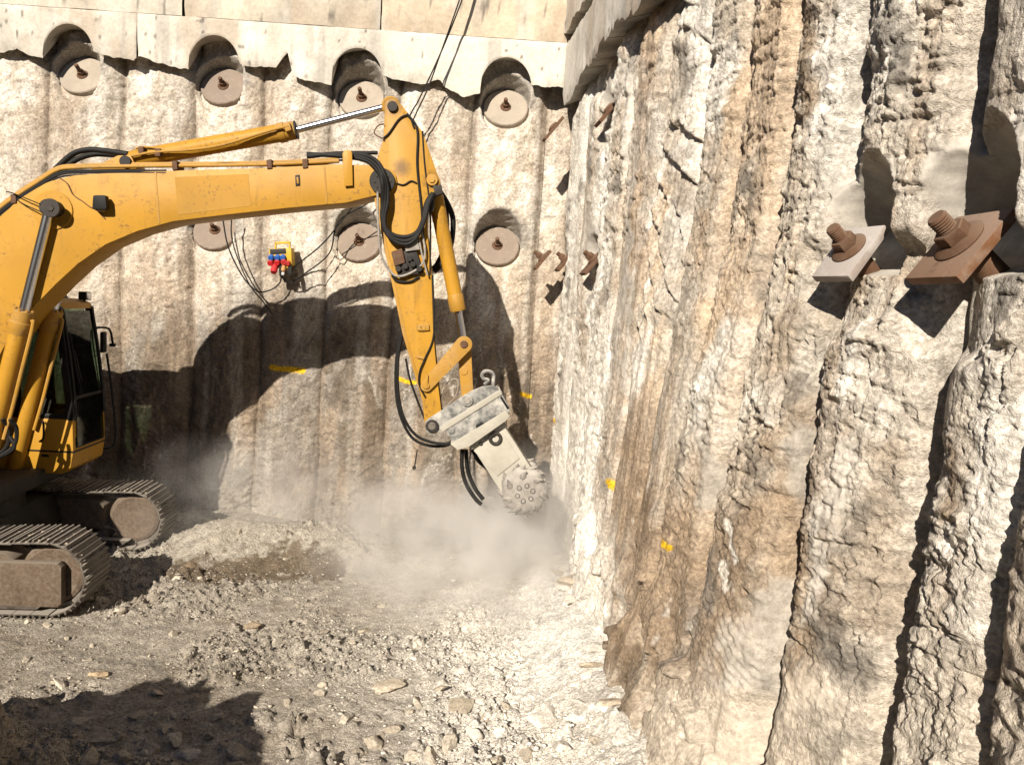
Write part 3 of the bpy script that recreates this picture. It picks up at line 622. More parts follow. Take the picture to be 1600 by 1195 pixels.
def build_ground():
    xs = np.concatenate([np.linspace(-60, -9.2, 12), np.linspace(-9.0, -6.0, 60), np.arange(-5.95, 1.9, 0.0145), np.linspace(2.0, 60, 12)])
    ys = np.concatenate([np.linspace(-60, 0.2, 12), np.linspace(0.4, 3.6, 90), 3.6+np.cumsum(np.linspace(0.0085, 0.024, 465)), np.linspace(11.4, 14, 4)])
    ys = np.unique(ys)
    X, Y = np.meshgrid(xs, ys); H = ground_h(X, Y)
    n1 = fbm(X*0.8, Y*0.8, 4, 220); n2 = fbm(X*3, Y*3, 4, 221); n3 = fbm(X*11, Y*11, 3, 222)
    c = np.broadcast_to(np.array([0.355, 0.32, 0.265]), X.shape+(3,)).copy()
    c = mix(c, (0.435, 0.39, 0.325), 0.8*ss(-0.1, 0.6, n1)); c = mix(c, (0.25, 0.21, 0.16), 0.55*ss(0.15, 0.7, n2)); c = mix(c, (0.50, 0.45, 0.37), 0.5*ss(0.3, 0.7, n3))
    xr = xwall(Y); pw = np.clip(1.15-(xr-X+0.5*n1)/2.6, 0, 1); pw = ss(0.1, 0.9, pw)
    c = mix(c, (0.72, 0.68, 0.60), 0.95*pw); c = mix(c, (0.86, 0.83, 0.76), 0.9*ss(0.95, 0.35, xr-X+0.25*n2)*ss(5.6, 6.4, Y)); c = mix(c, (0.52, 0.48, 0.40), 0.5*ss(8.0, 9.6, Y))
    px, py = proj(np.stack([X, Y, 0*X+0.1], -1))
    wet = stroke(px+18*n2+10*n3, py+9*n3, [(275, 893), (360, 890), (440, 882), (530, 886)], 17, 0.5)*(Y > 3); c = mix(c, (0.115, 0.08, 0.045), 0.8*wet)
    hp = ss(0.25, 0.7, np.where((X < -2.2) & (Y < 5.2), H, 0)); c = mix(c, (0.34, 0.27, 0.19), 0.7*hp)
    V = np.stack([X, Y, H], -1)
    o = raw('ground', V.reshape(-1, 3), None, M['ground'], None, False, c.reshape(-1, 3), strip_quads(len(xs), len(ys)))
    o['kind'] = 'structure'
build_ground()

# ------------------------------------------------------------------ loose stones
def stone_mesh(seed, sub, squash=0.6, blocky=0.5):
    b = bmesh.new(); bmesh.ops.create_icosphere(b, subdivisions=sub, radius=1.0)
    r = np.random.default_rng(seed); pl = []
    for k in range(9):
        d = r.normal(size=3); d /= np.linalg.norm(d); pl.append((d, 0.38+0.4*r.random()))
    V = np.array([v.co[:] for v in b.verts])
    for d, h in pl:                                   # cut flat break faces
        t = V@d; V = V-np.outer(np.clip(t-h, 0, None), d)
    ph = r.random(3)*50
    if blocky > 0.8:
        for k in range(7):
            d = r.normal(size=3); d /= np.linalg.norm(d); t = V@d; V = V-np.outer(np.clip(t-(0.30+0.35*r.random()), 0, None), d)
        V = V*(1.25+0.10*vn(V[:, 0]*7+ph[0], V[:, 1]*7+V[:, 2]*6+ph[2], seed+3)[:, None])
    V = V*(1+0.06*vn(V[:, 0]*3+ph[0], V[:, 1]*3+V[:, 2]*2.3+ph[1], seed)[:, None])
    V = V*np.array([1.0, 0.62+0.35*r.random(), squash*(0.7+0.5*r.random())])
    Fc = [[v.index for v in f.verts] for f in b.faces]; b.free()
    return V, Fc
STM = [stone_mesh(300+k, 2) for k in range(10)]
STL = [stone_mesh(340+k, 1) for k in range(8)]
STD = [stone_mesh(360+k, 3, 0.55, 1.0) for k in range(12)]
def visible_spot(y0, y1, bias=1.0):
    while True:
        px = random.uniform(-30, 1010); y = y0+(y1-y0)*random.random()**bias
        x = (px-800)/F*y
        xr = xwall(y)-0.25
        if x > xr: continue
        return x, y
def build_gravel():
    N = 34000; V = []; T = []; C = []; off = 0
    xs = np.empty(N); ys = np.empty(N)
    for k in range(N): xs[k], ys[k] = visible_spot(4.1, 10.6, 1.35)
    hs = ground_h(xs[None], ys[None])[0]; pat = fbm(xs[None]*0.9, ys[None]*0.9, 3, 201)[0]
    for k in range(N):
        if random.random() > 0.12+0.95*float(ss(-0.25, 0.3, pat[k])): continue
        s = 0.007+0.020*random.random()**3.2
        A, Fc = STL[k % len(STL)]; t = random.random()*6.283; ca, sa = math.cos(t), math.sin(t)
        B = A*s; B = np.stack([B[:, 0]*ca-B[:, 1]*sa, B[:, 0]*sa+B[:, 1]*ca, B[:, 2]], -1)+[xs[k], ys[k], hs[k]+s*0.2]
        V.append(B); T.append(np.asarray(Fc)+off); off += len(B)
        xr = xwall(ys[k]); pw = np.clip(1.1-(xr-xs[k])/2.8, 0, 1)
        cc = np.array([0.36, 0.32, 0.26])*(0.7+0.45*random.random())*(1-pw)+np.array([0.72, 0.68, 0.60])*pw
        C.append(np.tile(cc, (len(B), 1)))
    V = np.concatenate(V); T = np.concatenate(T).astype(np.int32); C = np.concatenate(C)
    me = bpy.data.meshes.new('gravel'); n = len(T)
    me.vertices.add(len(V)); me.vertices.foreach_set('co', V.astype(np.float32).ravel()); me.loops.add(3*n); me.loops.foreach_set('vertex_index', T.ravel())
    me.polygons.add(n); me.polygons.foreach_set('loop_start', np.arange(0, 3*n, 3, dtype=np.int32)); me.polygons.foreach_set('loop_total', np.full(n, 3, np.int32)); me.update(calc_edges=True)
    a = me.color_attributes.new('Col', 'FLOAT_COLOR', 'POINT'); c4 = np.ones((len(V), 4), np.float32); c4[:, :3] = C; a.data.foreach_set('color', c4.ravel())
    tag(mkobj('gravel', me, M['stone']), 'small loose gravel and crumbs of earth spread over the pit floor', 'gravel', None, 'stuff')
build_gravel()
def rock(px, py, size, col, label, group=None, rot=0.0, k=0, tilt=(0, 0), sink=0.38, flat=1.0, mesh=None):
    P = atZ(px, py, 0.05)
    for _ in range(4): P = atZ(px, py, gh(P[0], P[1]))
    A, Fc = (mesh or STD)[k % len(mesh or STD)]
    R = np.array((Matrix.Rotation(rot, 3, 'Z') @ Matrix.Rotation(tilt[0], 3, 'X') @ Matrix.Rotation(tilt[1], 3, 'Y')))
    V = (A*np.array([1, 1, flat])*size)@R.T; V[:, 2] -= V[:, 2].min()+sink*(V[:, 2].max()-V[:, 2].min()); 
    xr = xwall(P[1]); 
    V = V + P
    o = raw('rock', V, Fc, M['stone'], None, False, np.tile(np.asarray(col, float), (len(V), 1)))
    return tag(o, label, 'rock', group)
PALE = (0.50, 0.445, 0.36); TANR = (0.42, 0.32, 0.21); GR = (0.34, 0.30, 0.235); WH = (0.60, 0.56, 0.49)
rock(97, 1072, 0.085, PALE, 'pale upright flake of stone standing above the dark shadow', rot=0.9, k=1, tilt=(0.3, 0.8), flat=0.9)
rock(158, 1054, 0.085, TANR, 'tan stone right of the pale upright flake', rot=0.2, k=2)
rock(42, 1030, 0.065, PALE, 'small pale stone nearest the left edge below the tracks', rot=1.2, k=3)
rock(585, 1165, 0.10, GR, 'grey angular boulder at the bottom edge casting a black shadow', k=4, rot=0.4, tilt=(0.2, 0.3))
rock(672, 1182, 0.105, PALE, 'pale split boulder at the bottom edge with a black shadow beside it', k=5, rot=1.9, tilt=(0.3, -0.2))
rock(640, 1185, 0.085, PALE, 'pale stone touching the left of the split boulder', k=6, rot=0.3)
rock(722, 1103, 0.11, (0.30, 0.26, 0.20), 'long dark flat shard lying tilted on the pale powder', k=7, rot=-0.5, flat=0.35, tilt=(0.35, 0.1))
rock(848, 1128, 0.16, WH, 'broad pale slab in the row of broken slabs before the wall', k=8, rot=0.1, flat=0.7, sink=0.4)
rock(905, 1122, 0.11, WH, 'pale slab at the right end of the broken slabs before the wall', k=9, rot=0.7, flat=0.8, sink=0.35)
rock(948, 1106, 0.085, (0.82, 0.78, 0.70), 'bright white stone against the foot of the rough wall', k=10, rot=0.4)
rock(606, 1070, 0.14, (0.46, 0.40, 0.31), 'cracked grey slab half buried in the middle foreground', k=11, rot=0.2, flat=0.5, sink=0.4)
rock(652, 1012, 0.07, PALE, 'pale sharp stone in the middle of the pit floor', k=0, rot=0.5, tilt=(0.3, 0.5))
rock(598, 945, 0.085, (0.42, 0.38, 0.31), 'flat grey stone beneath the drifting dust', k=1, rot=-0.3, flat=0.6)
rock(570, 985, 0.07, (0.33, 0.29, 0.22), 'small dark block of stone left of the powder', k=2, rot=0.9)
rock(300, 886, 0.11, (0.20, 0.15, 0.10), 'dark brown clod at the left end of the damp soil', k=3, rot=0.3)
rock(278, 905, 0.075, PALE, 'pale stone below the dark brown clod', k=4, rot=1.3)
rock(365, 822, 0.12, (0.44, 0.38, 0.29), 'crumbly clod on the crest of the spoil ridge', k=5, rot=0.4)
rock(390, 978, 0.10, (0.34, 0.27, 0.19), 'flat brown stone pressed into the mid floor', k=6, rot=0.2, flat=0.5)
rock(190, 955, 0.06, PALE, 'pale pebble at the edge of the near track shadow', k=7, rot=0.8)
rock(275, 1160, 0.10, (0.36, 0.34, 0.30), 'grey leaf-shaped stone deep in the foreground shadow', k=8, rot=0.6, tilt=(0.3, 0.7), flat=0.6)
rock(290, 1180, 0.09, (0.40, 0.37, 0.32), 'pale grey stone at the bottom of the foreground shadow', k=9, rot=0.6)
rock(880, 1165, 0.10, WH, 'pale broken block right of the bottom boulders', k=10, rot=2.2, tilt=(0.2, 0.2))
rock(740, 1150, 0.07, WH, 'small white lump between the boulders and the slabs', k=11, rot=2.2)
for q, (px, py, s_) in enumerate([(390, 792, 0.14), (412, 800, 0.12), (437, 806, 0.15), (465, 798, 0.11)]):
    rock(px, py, s_, (0.55, 0.49, 0.40), 'broken lump of pale rock at the foot of the back wall', 'rubble along the back wall', rot=q*1.1, k=q+3)
def scatter_rocks():
    me = []
    for k, (A, Fc) in enumerate(STM):
        m_ = bpy.data.meshes.new('rock'); m_.from_pydata([tuple(v) for v in A], [], Fc); m_.update()
        a = m_.color_attributes.new('Col', 'FLOAT_COLOR', 'POINT'); c4 = np.ones((len(A), 4), np.float32)
        c4[:, :3] = (np.array([0.44, 0.385, 0.30])*(0.7+0.08*k)) if k < 6 else np.array(WH)*(0.85+0.05*(k-6))
        a.data.foreach_set('color', c4.ravel()); m_.materials.append(M['stone']); me.append(m_)
    for k in range(190):
        x, y = visible_spot(4.25, 9.8, 1.5); xr = xwall(y); white = (xr-x) < 1.6
        o = bpy.data.objects.new('rock', me[(6+k % 4) if white else k % 6]); COL.objects.link(o)
        s = 0.022+0.045*random.random()**2.2
        o.scale = (s, s, s*0.9); o.rotation_euler = (random.uniform(-0.4, 0.4), random.uniform(-0.4, 0.4), random.random()*6.28); o.location = (x, y, gh(x, y)+s*0.15)
        tag(o, 'small white-dusted stone lying on the pale powder' if white else 'small grey-brown stone lying loose on the pit floor', 'rock', 'white stones on the powder' if white else 'small stones on the pit floor')
scatter_rocks()

for q, (px, py, s_) in enumerate([(120, 1130, 0.08), (165, 1155, 0.10), (210, 1120, 0.07), (235, 1175, 0.11), (190, 1185, 0.09), (325, 1150, 0.075), (345, 1120, 0.06), (370, 1180, 0.09), (140, 1190, 0.10), (255, 1140, 0.06), (300, 1115, 0.065), (90, 1165, 0.08)]):
    rock(px, py, s_, (0.34, 0.30, 0.24), 'jagged lump of spoil lying in the black foreground shadow', 'lumps in the foreground shadow', rot=q*1.7, k=q, tilt=(0.3*(q % 3-1), 0.25*(q % 2)))
for q, (px, py, s_) in enumerate([(500, 1085, 0.07), (540, 1125, 0.08), (612, 1140, 0.07), (700, 1165, 0.09), (760, 1120, 0.08), (790, 1105, 0.07), (820, 1180, 0.08), (770, 1190, 0.09), (690, 1075, 0.06), (655, 1100, 0.075), (560, 1178, 0.08), (930, 1160, 0.08)]):
    rock(px, py, s_, (0.42, 0.375, 0.30) if q % 2 else (0.36, 0.315, 0.25), 'angular chunk of broken rock in the sunlit centre foreground', 'rock chunks in the sunlit foreground', rot=q*1.3, k=q+5, tilt=(0.3*(q % 3-1), 0.3*(q % 2)))

def wall_foot_slabs():
    labs = ['pale slab of broken concrete leaning on the foot of the rough wall', 'broken concrete chunk wedged against the foot of the rough wall']
    for q in range(12):
        y = 5.1+4.2*random.random()**1.3; x = float(xwall(y))-0.32*random.random(); s_ = 0.07+0.13*random.random()**1.5
        A, Fc = STD[(q*5+2) % len(STD)]
        R = np.array(Matrix.Rotation(random.random()*6.28, 3, 'Z') @ Matrix.Rotation(random.uniform(-0.35, 0.35), 3, 'X') @ Matrix.Rotation(random.uniform(-0.3, 0.4), 3, 'Y'))
        V = (A*np.array([1.25, 1.0, 0.75])*s_)@R.T; V = V+np.array([x, y, gh(x, y)+0.18*s_])
        col = np.array([0.60, 0.56, 0.49]) if q % 3 else np.array([0.44, 0.37, 0.28])
        tag(raw('concrete_chunk', V, Fc, M['stone'], None, False, np.tile(col, (len(V), 1))), labs[q % 2], 'rubble', 'rubble along the foot of the right wall')
wall_foot_slabs()
# ------------------------------------------------------------------ excavator
SL = np.array([-5.97, 8.20, 0.0]); PHI = math.radians(4.0); PHT = math.radians(5.0)
AX = np.array([math.cos(PHI), math.sin(PHI), 0]); LX = np.array([-math.sin(PHI), math.cos(PHI), 0]); UP = np.array([0, 0, 1.0])
def mp(a, l, z): return SL+AX*a+LX*l+UP*z
def pm(px, py, l):
    """the point of the machine's upright plane at side offset l seen at a pixel"""
    d = ray(px, py); q = SL+LX*l-CAM; t = (q@LX)/(d@LX); return CAM+d*t
def az(px, py, l):
    P = pm(px, py, l)-SL; return P@AX, P[2]
ex = empty('excavator', SL, 'yellow tracked excavator with a cutter head on its arm, parked at the left', 'excavator')
def plate(px_pts, l0, l1, bev=0.006):
    poly = [pm(x, y, l0) for x, y in px_pts]; return MB().prism(poly, LX*(l1-l0), bev)
def arc(cx, cy, r, a0, a1, n=8):
    return [(cx+r*math.cos(math.radians(a0+(a1-a0)*k/n)), cy+r*math.sin(math.radians(a0+(a1-a0)*k/n))) for k in range(n+1)]
BW = 0.22
add_wear(M['yellow'], [pm(597, 283, -0.22), pm(628, 262, -0.2), pm(78, 325, -0.25), pm(613, 166, -0.2), pm(630, 405, -0.2), pm(675, 281, -0.2)], 0.12)
add_wear(M['yellow2'], [pm(666, 603, -0.2), pm(725, 538, -0.2)], 0.06, 0.5)
# ---- boom
top = [(-140, 660), (-118, 560), (-80, 455), (-40, 378), (0, 338), (33, 308), (75, 284), (120, 273), (226, 268), (400, 263), (520, 257), (575, 258)]
bot = [(585, 306), (540, 317), (450, 325), (350, 336), (270, 346), (215, 361), (165, 382), (122, 412), (88, 443), (50, 482), (10, 535), (-30, 610), (-60, 690), (-90, 740)]
boom = plate(top+arc(597, 283, 23, -80, 80, 8)+bot, -BW, BW, 0.008).obj('boom', M['yellow'], ex)
BWN = -BW-0.004
def disc_px(px, py, rp, l0, l1, mb=None, n=24, bev=0.004):
    c = pm(px, py, l0); r = np.linalg.norm(pm(px+rp, py, l0)-c); mb = mb or MB(); mb.cyl(c, c+LX*(l1-l0), r, n=n, bev=bev); return mb
disc_px(82, 328, 31, BWN-0.012, -BW+0.01, n=32).obj('pin_boss', M['yellow'], boom)
mb = MB()
for l0, l1, r in ((-0.36, -0.20, 13), (-0.385, -0.36, 15)): disc_px(78, 325, r, l0, l1, mb)
mb.obj('boom_pin', M['dark'], boom); disc_px(78, 325, 6, -0.395, -0.385, n=6).obj('pin_bolt', M['dark'], boom)
disc_px(597, 283, 20, -0.255, -0.20).obj('arm_pin', M['dark'], boom)
mb = MB()
for k in range(8): disc_px(597+12*math.cos(k*0.785), 283+12*math.sin(k*0.785), 2.6, -0.262, -0.254, None, 6, 0).obj('ring_bolt', M['dark'], boom)
plate([(273, 277), (388, 272), (392, 322), (278, 336)], BWN+0.0015, -BW+0.003, 0).obj('faded_panel', M['patch'], boom)
plate([(241, 269), (244, 269), (250, 349), (247, 350)], BWN, -BW+0.005, 0.001).obj('weld_seam', M['yellow2'], boom)
plate([(505, 260), (508, 260), (512, 318), (509, 319)], BWN, -BW+0.005, 0.001).obj('weld_seam', M['yellow2'], boom)
plate([(461, 274), (468, 273), (469, 290), (462, 291)], BWN-0.004, -BW+0.003, 0.002).obj('serial_plate', M['dark'], boom)
plate([(463, 277), (466, 277), (467, 287), (464, 287)], BWN-0.007, BWN-0.003, 0.001).obj('serial_plate_face', M['patch'], boom)
plate([(535, 240), (538, 235), (548, 235), (550, 240), (551, 290), (538, 291)], BWN-0.035, BWN-0.015, 0.003).obj('hose_strap', M['yellow'], boom)
# lamp on the boom with its wire
lm = plate(arc(148, 308, 3, 180, 270, 3)+arc(162, 308, 3, 270, 360, 3)+arc(163, 324, 3, 0, 90, 3)+arc(147, 324, 3, 90, 180, 3), BWN-0.11, BWN-0.035, 0.006).obj('work_lamp', M['black'], boom)
plate([(149, 323), (158, 323), (160, 330), (148, 329)], BWN-0.07, BWN, 0.004).obj('lamp_bracket', M['disc'], lm)
W = lambda pts, l: [pm(x, y, (l if not hasattr(l, '__len__') else l[k])) for k, (x, y) in enumerate(pts)]
MB().tube(W([(93, 278), (105, 287), (114, 304), (128, 314), (140, 323), (150, 328), (164, 342)], BWN-0.006), 0.006, 6).obj('lamp_wire', M['rust'], boom)
MB().tube(W([(10, 300), (20, 302), (70, 322)], [-0.2, -0.26, -0.37]), 0.006, 6).obj('grease_line', M['black'], boom)
MB().tube(W([(18, 305), (35, 318), (66, 332)], [-0.2, -0.26, -0.37]), 0.006, 6).obj('grease_line', M['black'], boom)
# pipes and hoses along the top of the boom
tp = [(-60, 392), (-10, 335), (25, 307), (60, 284), (90, 266), (120, 262), (200, 260), (300, 259), (420, 257), (530, 252)]
for dl, dy, r, m in ((-0.19, 0, 0.020, 'yellow2'), (-0.13, -3, 0.020, 'yellow2'), (-0.05, -1, 0.018, 'yellow2')):
    MB().tube([pm(x, y+dy, dl) for x, y in tp], r, 10, 5).obj('boom_pipe', M[m], boom)
for dy, r in ((8, 0.012), (5, 0.012), (12, 0.010)):
    MB().tube([pm(x, y+dy, -0.21) for x, y in tp[:6]+[(170, 262), (260, 262)]], r, 8, 5).obj('boom_hose', M['black'], boom)
for pts in ([(300, 262), (330, 257), (345, 258), (480, 259), (520, 254)], [(322, 260), (350, 256), (430, 258), (540, 250)]):
    MB().tube(W(pts, -0.17), 0.012, 8).obj('boom_hose', M['black'], boom)
for px, py in ((272, 260), (420, 258), (476, 257), (20, 312)):
    plate([(px-4, py-8), (px+4, py-9), (px+5, py+5), (px-3, py+6)], -0.235, -0.02, 0.004).obj('pipe_clamp', M['rust'], boom)
for k, pts in enumerate(([(80, 272), (100, 252), (118, 239), (140, 234), (165, 236), (200, 241)], [(95, 270), (112, 254), (130, 245), (150, 241), (175, 242), (200, 243)])):
    MB().tube(W(pts, -0.06+0.14*k), 0.030, 10).obj('cylinder_hose', M['black'], boom)
plate([(140, 266), (150, 259), (184, 243), (205, 243), (214, 266)], -0.13, 0.13, 0.006).obj('cylinder_bracket', M['yellow'], boom)
disc_px(195, 252, 9, -0.16, 0.16).obj('cylinder_pin', M['dark'], boom)
# ---- arm cylinder
def wpx(px, py, l, n): return n*np.linalg.norm(pm(px+1, py, l)-pm(px, py, l))
A0, A1, A2 = pm(196, 251, 0), pm(438, 208, 0), pm(612, 166, 0)
d = (A1-A0)/np.linalg.norm(A1-A0); r = wpx(300, 230, 0, 14)
ac = MB().lathe(A0, d, [(0, 0), (r*0.8, 0), (r*0.95, 0.05), (r*0.95, 0.10), (r, 0.12), (r, np.linalg.norm(A1-A0))], 24).obj('arm_cylinder', M['yellow'], ex)
B1 = A1+d*0.17
MB().lathe(A1-d*0.02, d, [(0, 0), (r*1.08, 0), (r*1.12, 0.02), (r*1.12, 0.07), (r*1.02, 0.08), (r*1.02, 0.17), (r*0.9, 0.19), (0, 0.19)], 28).obj('gland', M['yellow2'], ac)
MB().lathe(A1+d*0.165, d, [(0, 0), (r*1.05, 0), (r*1.05, 0.012), (0, 0.012)], 28).obj('seal_ring', M['dark'], ac)
MB().cyl(B1, A2-d*0.08, wpx(520, 190, 0, 5.6), n=24).obj('piston_rod', M['chrome'], ac)
MB().cyl(pm(611, 166, -0.10), pm(611, 166, 0.10), 0.10, n=24, bev=0.01).obj('rod_eye', M['yellow2'], ac)
MB().tube(W([(205, 244), (240, 238), (300, 234), (350, 226), (420, 205), (452, 197)], -0.13), 0.014, 8).obj('feed_pipe', M['yellow2'], ac)
MB().tube(W([(212, 232), (222, 230), (240, 231), (262, 236)], -0.10), 0.012, 8).obj('feed_pipe', M['yellow2'], ac)
plate([(443, 193), (452, 191), (455, 203), (446, 206)], -0.14, 0.0, 0.004).obj('pipe_clamp', M['yellow2'], ac)
for px, py in ((220, 234), (246, 237)): plate([(px-4, py-5), (px+4, py-5), (px+4, py+7), (px-4, py+7)], -0.14, -0.06, 0.004).obj('pipe_clamp', M['rust'], ac)
# ---- boom cylinders
cr, cf = az(78, 325, -0.29), az(-40, 800, -0.29); ct = az(37, 488, -0.29)
for l in (-0.29, 0.29):
    P0 = mp(cf[0], l, cf[1]); P1 = mp(ct[0], l, ct[1]); P2 = mp(cr[0], l, cr[1]); d = (P2-P1)/np.linalg.norm(P2-P1); d0 = (P1-P0)/np.linalg.norm(P1-P0); L = np.linalg.norm(P1-P0)
    bc = MB().lathe(P0, d0, [(0, 0), (0.075, 0), (0.088, 0.05), (0.088, L)], 24).obj('boom_cylinder', M['yellow'], ex)
    MB().lathe(P1-d*0.24, d, [(0.088, 0), (0.094, 0.01), (0.094, 0.03), (0.108, 0.05), (0.108, 0.13), (0.100, 0.14), (0.100, 0.25), (0.07, 0.262), (0, 0.262)], 28).obj('gland', M['yellow2'], bc)
    mb = MB(); sd = np.cross(d, LX)
    for k in range(8):
        a = k*0.785; q = P1+d*0.01+(LX*math.cos(a)+sd*math.sin(a))*0.085; MB().cyl(q, q+d*0.03, 0.012, n=6).obj('gland_bolt', M['yellow2'], bc)
    MB().cyl(P1, P2, 0.052, n=24).obj('piston_rod', M['chrome'], bc)
    MB().cyl(P2-LX*0.055, P2+LX*0.055, 0.085, n=24, bev=0.008).obj('rod_eye', M['dark'], bc)
    q = LX*(-0.02)-np.cross(d0, LX)*0.13
    MB().tube([P1+q*0.8-d0*0.05, P1+q-d0*0.12, P1+q-d0*0.6, P1+q-d0*1.0, P1+q*0.9-d0*1.35], 0.020, 8).obj('feed_pipe', M['yellow2'], bc)
# ---- arm
AW = 0.19
arm_px = [(601, 176)]+arc(613, 166, 12, 180, 330, 8)+[(637, 176), (660, 206), (684, 274)]+arc(676, 284, 12, -30, 60, 4)+[(668, 330), (667, 358), (674, 425), (677, 520), (684, 597), (690, 645)]+arc(677, 665, 13, -10, 170, 8)+[(660, 627), (647, 580), (629, 520), (614, 441), (602, 398), (592, 344), (585, 311), (589, 248), (599, 217)]
arm = plate(arm_px, -AW, AW, 0.007).obj('arm', M['yellow'], ex)
ANW = -AW-0.003
mb = MB(); disc_px(613, 166, 8, -0.225, -0.18, mb); mb.obj('cylinder_pin', M['dark'], arm)
disc_px(675, 281, 9, -0.225, -0.18).obj('bucket_cylinder_pin', M['yellow2'], arm); disc_px(675, 281, 5, -0.24, -0.22, n=6).obj('pin_bolt', M['yellow2'], arm)
# steel guard strips along the back edge, worn hole and stains are in the paint
plate([(585, 314), (590, 314), (634, 520), (660, 610), (655, 610), (629, 522)], ANW-0.002, -AW+0.002, 0.002).obj('wear_strip', M['yellow2'], arm)
# control block on the arm
vb = plate([(611, 395), (650, 390), (662, 427), (622, 432)], ANW-0.05, -AW, 0.006).obj('valve_block', M['dark'], arm)
plate([(612, 393), (628, 388), (633, 410), (616, 416)], ANW-0.09, ANW-0.05, 0.006).obj('valve_cap', M['rust'], vb)
plate([(630, 376), (652, 372), (656, 390), (634, 393)], ANW-0.08, ANW, 0.006).obj('valve_body', M['drum'], vb)
for k, (x, y) in enumerate(((622, 420), (633, 416), (645, 413), (655, 420), (640, 404))):
    disc_px(x, y, 5, ANW-0.09, ANW-0.04, n=6).obj('hose_fitting', M['dark'], vb)
for x, y in ((661, 511), (655, 512)): disc_px(x, y, 5, ANW-0.03, -AW, n=8).obj('hose_guide', M['yellow2'], arm)
plate([(655, 507), (670, 507), (671, 516), (657, 517)], ANW-0.025, -AW, 0.003).obj('hose_guide_plate', M['yellow2'], arm)
plate([(652, 555), (665, 559), (664, 562), (651, 559)], ANW-0.02, -AW, 0.002).obj('hose_guide_plate', M['yellow2'], arm)
# hoses on the arm
def hose(pts, l, r=0.022, m='black', par=None, name='hydraulic_hose'): return MB().tube(W(pts, l), r, 10, 7).obj(name, M[m], par or arm)
for k, o_ in enumerate((0, 7, 13)):
    hose([(480, 245-k*2), (530, 240+k*2), (570, 243+o_*0.6), (592-o_*.2, 256+o_*.8), (604-o_*.5, 285), (606-o_*.6, 315), (601-o_*.3, 340), (604-o_*.1, 358+o_*.3), (617, 368+o_*.7), (636, 370+o_*.9), (652, 362+o_*.6), (661+o_*.2, 343), (666+o_*.3, 318), (676+o_*.1, 302)], [-0.10, -0.15, -0.2, -0.27, -0.3-0.02*k, -0.3, -0.3, -0.3, -0.3, -0.3, -0.3, -0.3, -0.28, -0.25], 0.023)
hose([(515, 250), (545, 240), (590, 239)], [-0.1, -0.1, -0.12], 0.02)
hose([(636, 178), (652, 203), (652, 260), (659, 330), (661, 372)], ANW-0.012, 0.013); hose([(660, 205), (664, 260), (672, 330), (672, 430)], -AW+0.005, 0.011)
hose([(598, 217), (608, 208), (622, 188), (632, 181), (640, 182), (647, 200)], ANW-0.012, 0.010); hose([(600, 218), (586, 210), (586, 203), (592, 196), (600, 194)], ANW-0.02, 0.007, 'rust')
hose([(615, 285), (630, 289), (642, 283), (651, 286)], ANW-0.01, 0.008)
hose([(590, 300), (591, 350), (595, 395), (607, 420), (622, 432), (645, 425), (660, 412), (664, 390), (658, 360)], [-0.27, -0.28, -0.28, -0.26, -0.25, -0.25, -0.25, -0.25, -0.22], 0.012, 'drum')
hose([(612, 430), (620, 439), (640, 440), (655, 432)], ANW-0.02, 0.012); hose([(655, 375), (660, 400), (668, 430)], ANW-0.06, 0.010, 'drum')
hose([(688, 300), (700, 320), (708, 345), (704, 385), (690, 412), (678, 425)], 0.16, 0.03); hose([(690, 310), (698, 335), (696, 380), (684, 410), (676, 420)], 0.2, 0.025)
hose([(676, 430), (678, 520), (664, 560), (656, 580), (655, 600), (664, 620)], [-AW-.01, -AW-.01, ANW-.02, ANW-.02, ANW-.02, ANW-.02], 0.010)
hose([(677, 520), (683, 590), (689, 640)], -0.12, 0.013)
for o_, l in ((0, -0.05), (8, 0.06)):
    hose([(630-o_*.3, 515), (622-o_*.3, 560), (622-o_*.4, 610), (630-o_*.5, 650), (648-o_*.6, 678+o_*.6), (672-o_*.5, 690+o_*.7), (696, 693+o_*.4), (710, 688)], l, 0.017)
hose([(634, 560), (640, 590), (652, 625), (664, 655)], -0.14, 0.012)
hose([(688, 645), (690, 615), (700, 597), (712, 592), (716, 600), (712, 618), (700, 632), (690, 640)], -0.1, 0.006, 'disc')
hose([(652, 702), (648, 728)], -0.02, 0.008, 'dark'); disc_px(647, 731, 3, -0.04, 0.0, n=10).obj('hose_plug', M['dark'], arm)
# ---- bucket cylinder and links
C0, C1, C2 = pm(676, 284, -0.02), pm(715, 482, -0.02), pm(725, 538, -0.02); d = (C1-C0)/np.linalg.norm(C1-C0); L = np.linalg.norm(C1-C0); r = wpx(700, 400, 0, 11.5)
bc = MB().lathe(C0, d, [(0, 0), (r*0.9, 0), (r*1.05, 0.06), (r*1.05, 0.42), (r, 0.44), (r, L-0.1)], 24).obj('bucket_cylinder', M['yellow'], ex)
MB().lathe(C0+d*(L-0.16), d, [(r, 0), (r*1.12, 0.02), (r*1.12, 0.17), (r*1.0, 0.19), (0, 0.19)], 24).obj('gland', M['yellow2'], bc)
MB().cyl(C1, C2, 0.042, n=20).obj('piston_rod', M['chrome'], bc)
MB().cyl(pm(725, 538, -0.09), pm(725, 538, 0.09), 0.075, n=24, bev=0.01).obj('rod_eye', M['yellow2'], bc)
hose([(684, 300), (676, 310), (674, 330)], -0.2, 0.03, 'dark', bc, 'hose_elbow'); plate([(676, 290), (690, 289), (692, 302), (680, 306)], -0.24, -0.12, 0.006).obj('hose_block', M['dark'], bc)
def link(p, q, r1, r2, l0, l1):
    an = math.degrees(math.atan2(q[1]-p[1], q[0]-p[0]))
    return plate(arc(p[0], p[1], r1, an+90, an+270, 8)+arc(q[0], q[1], r2, an-90, an+90, 8), l0, l1, 0.004)
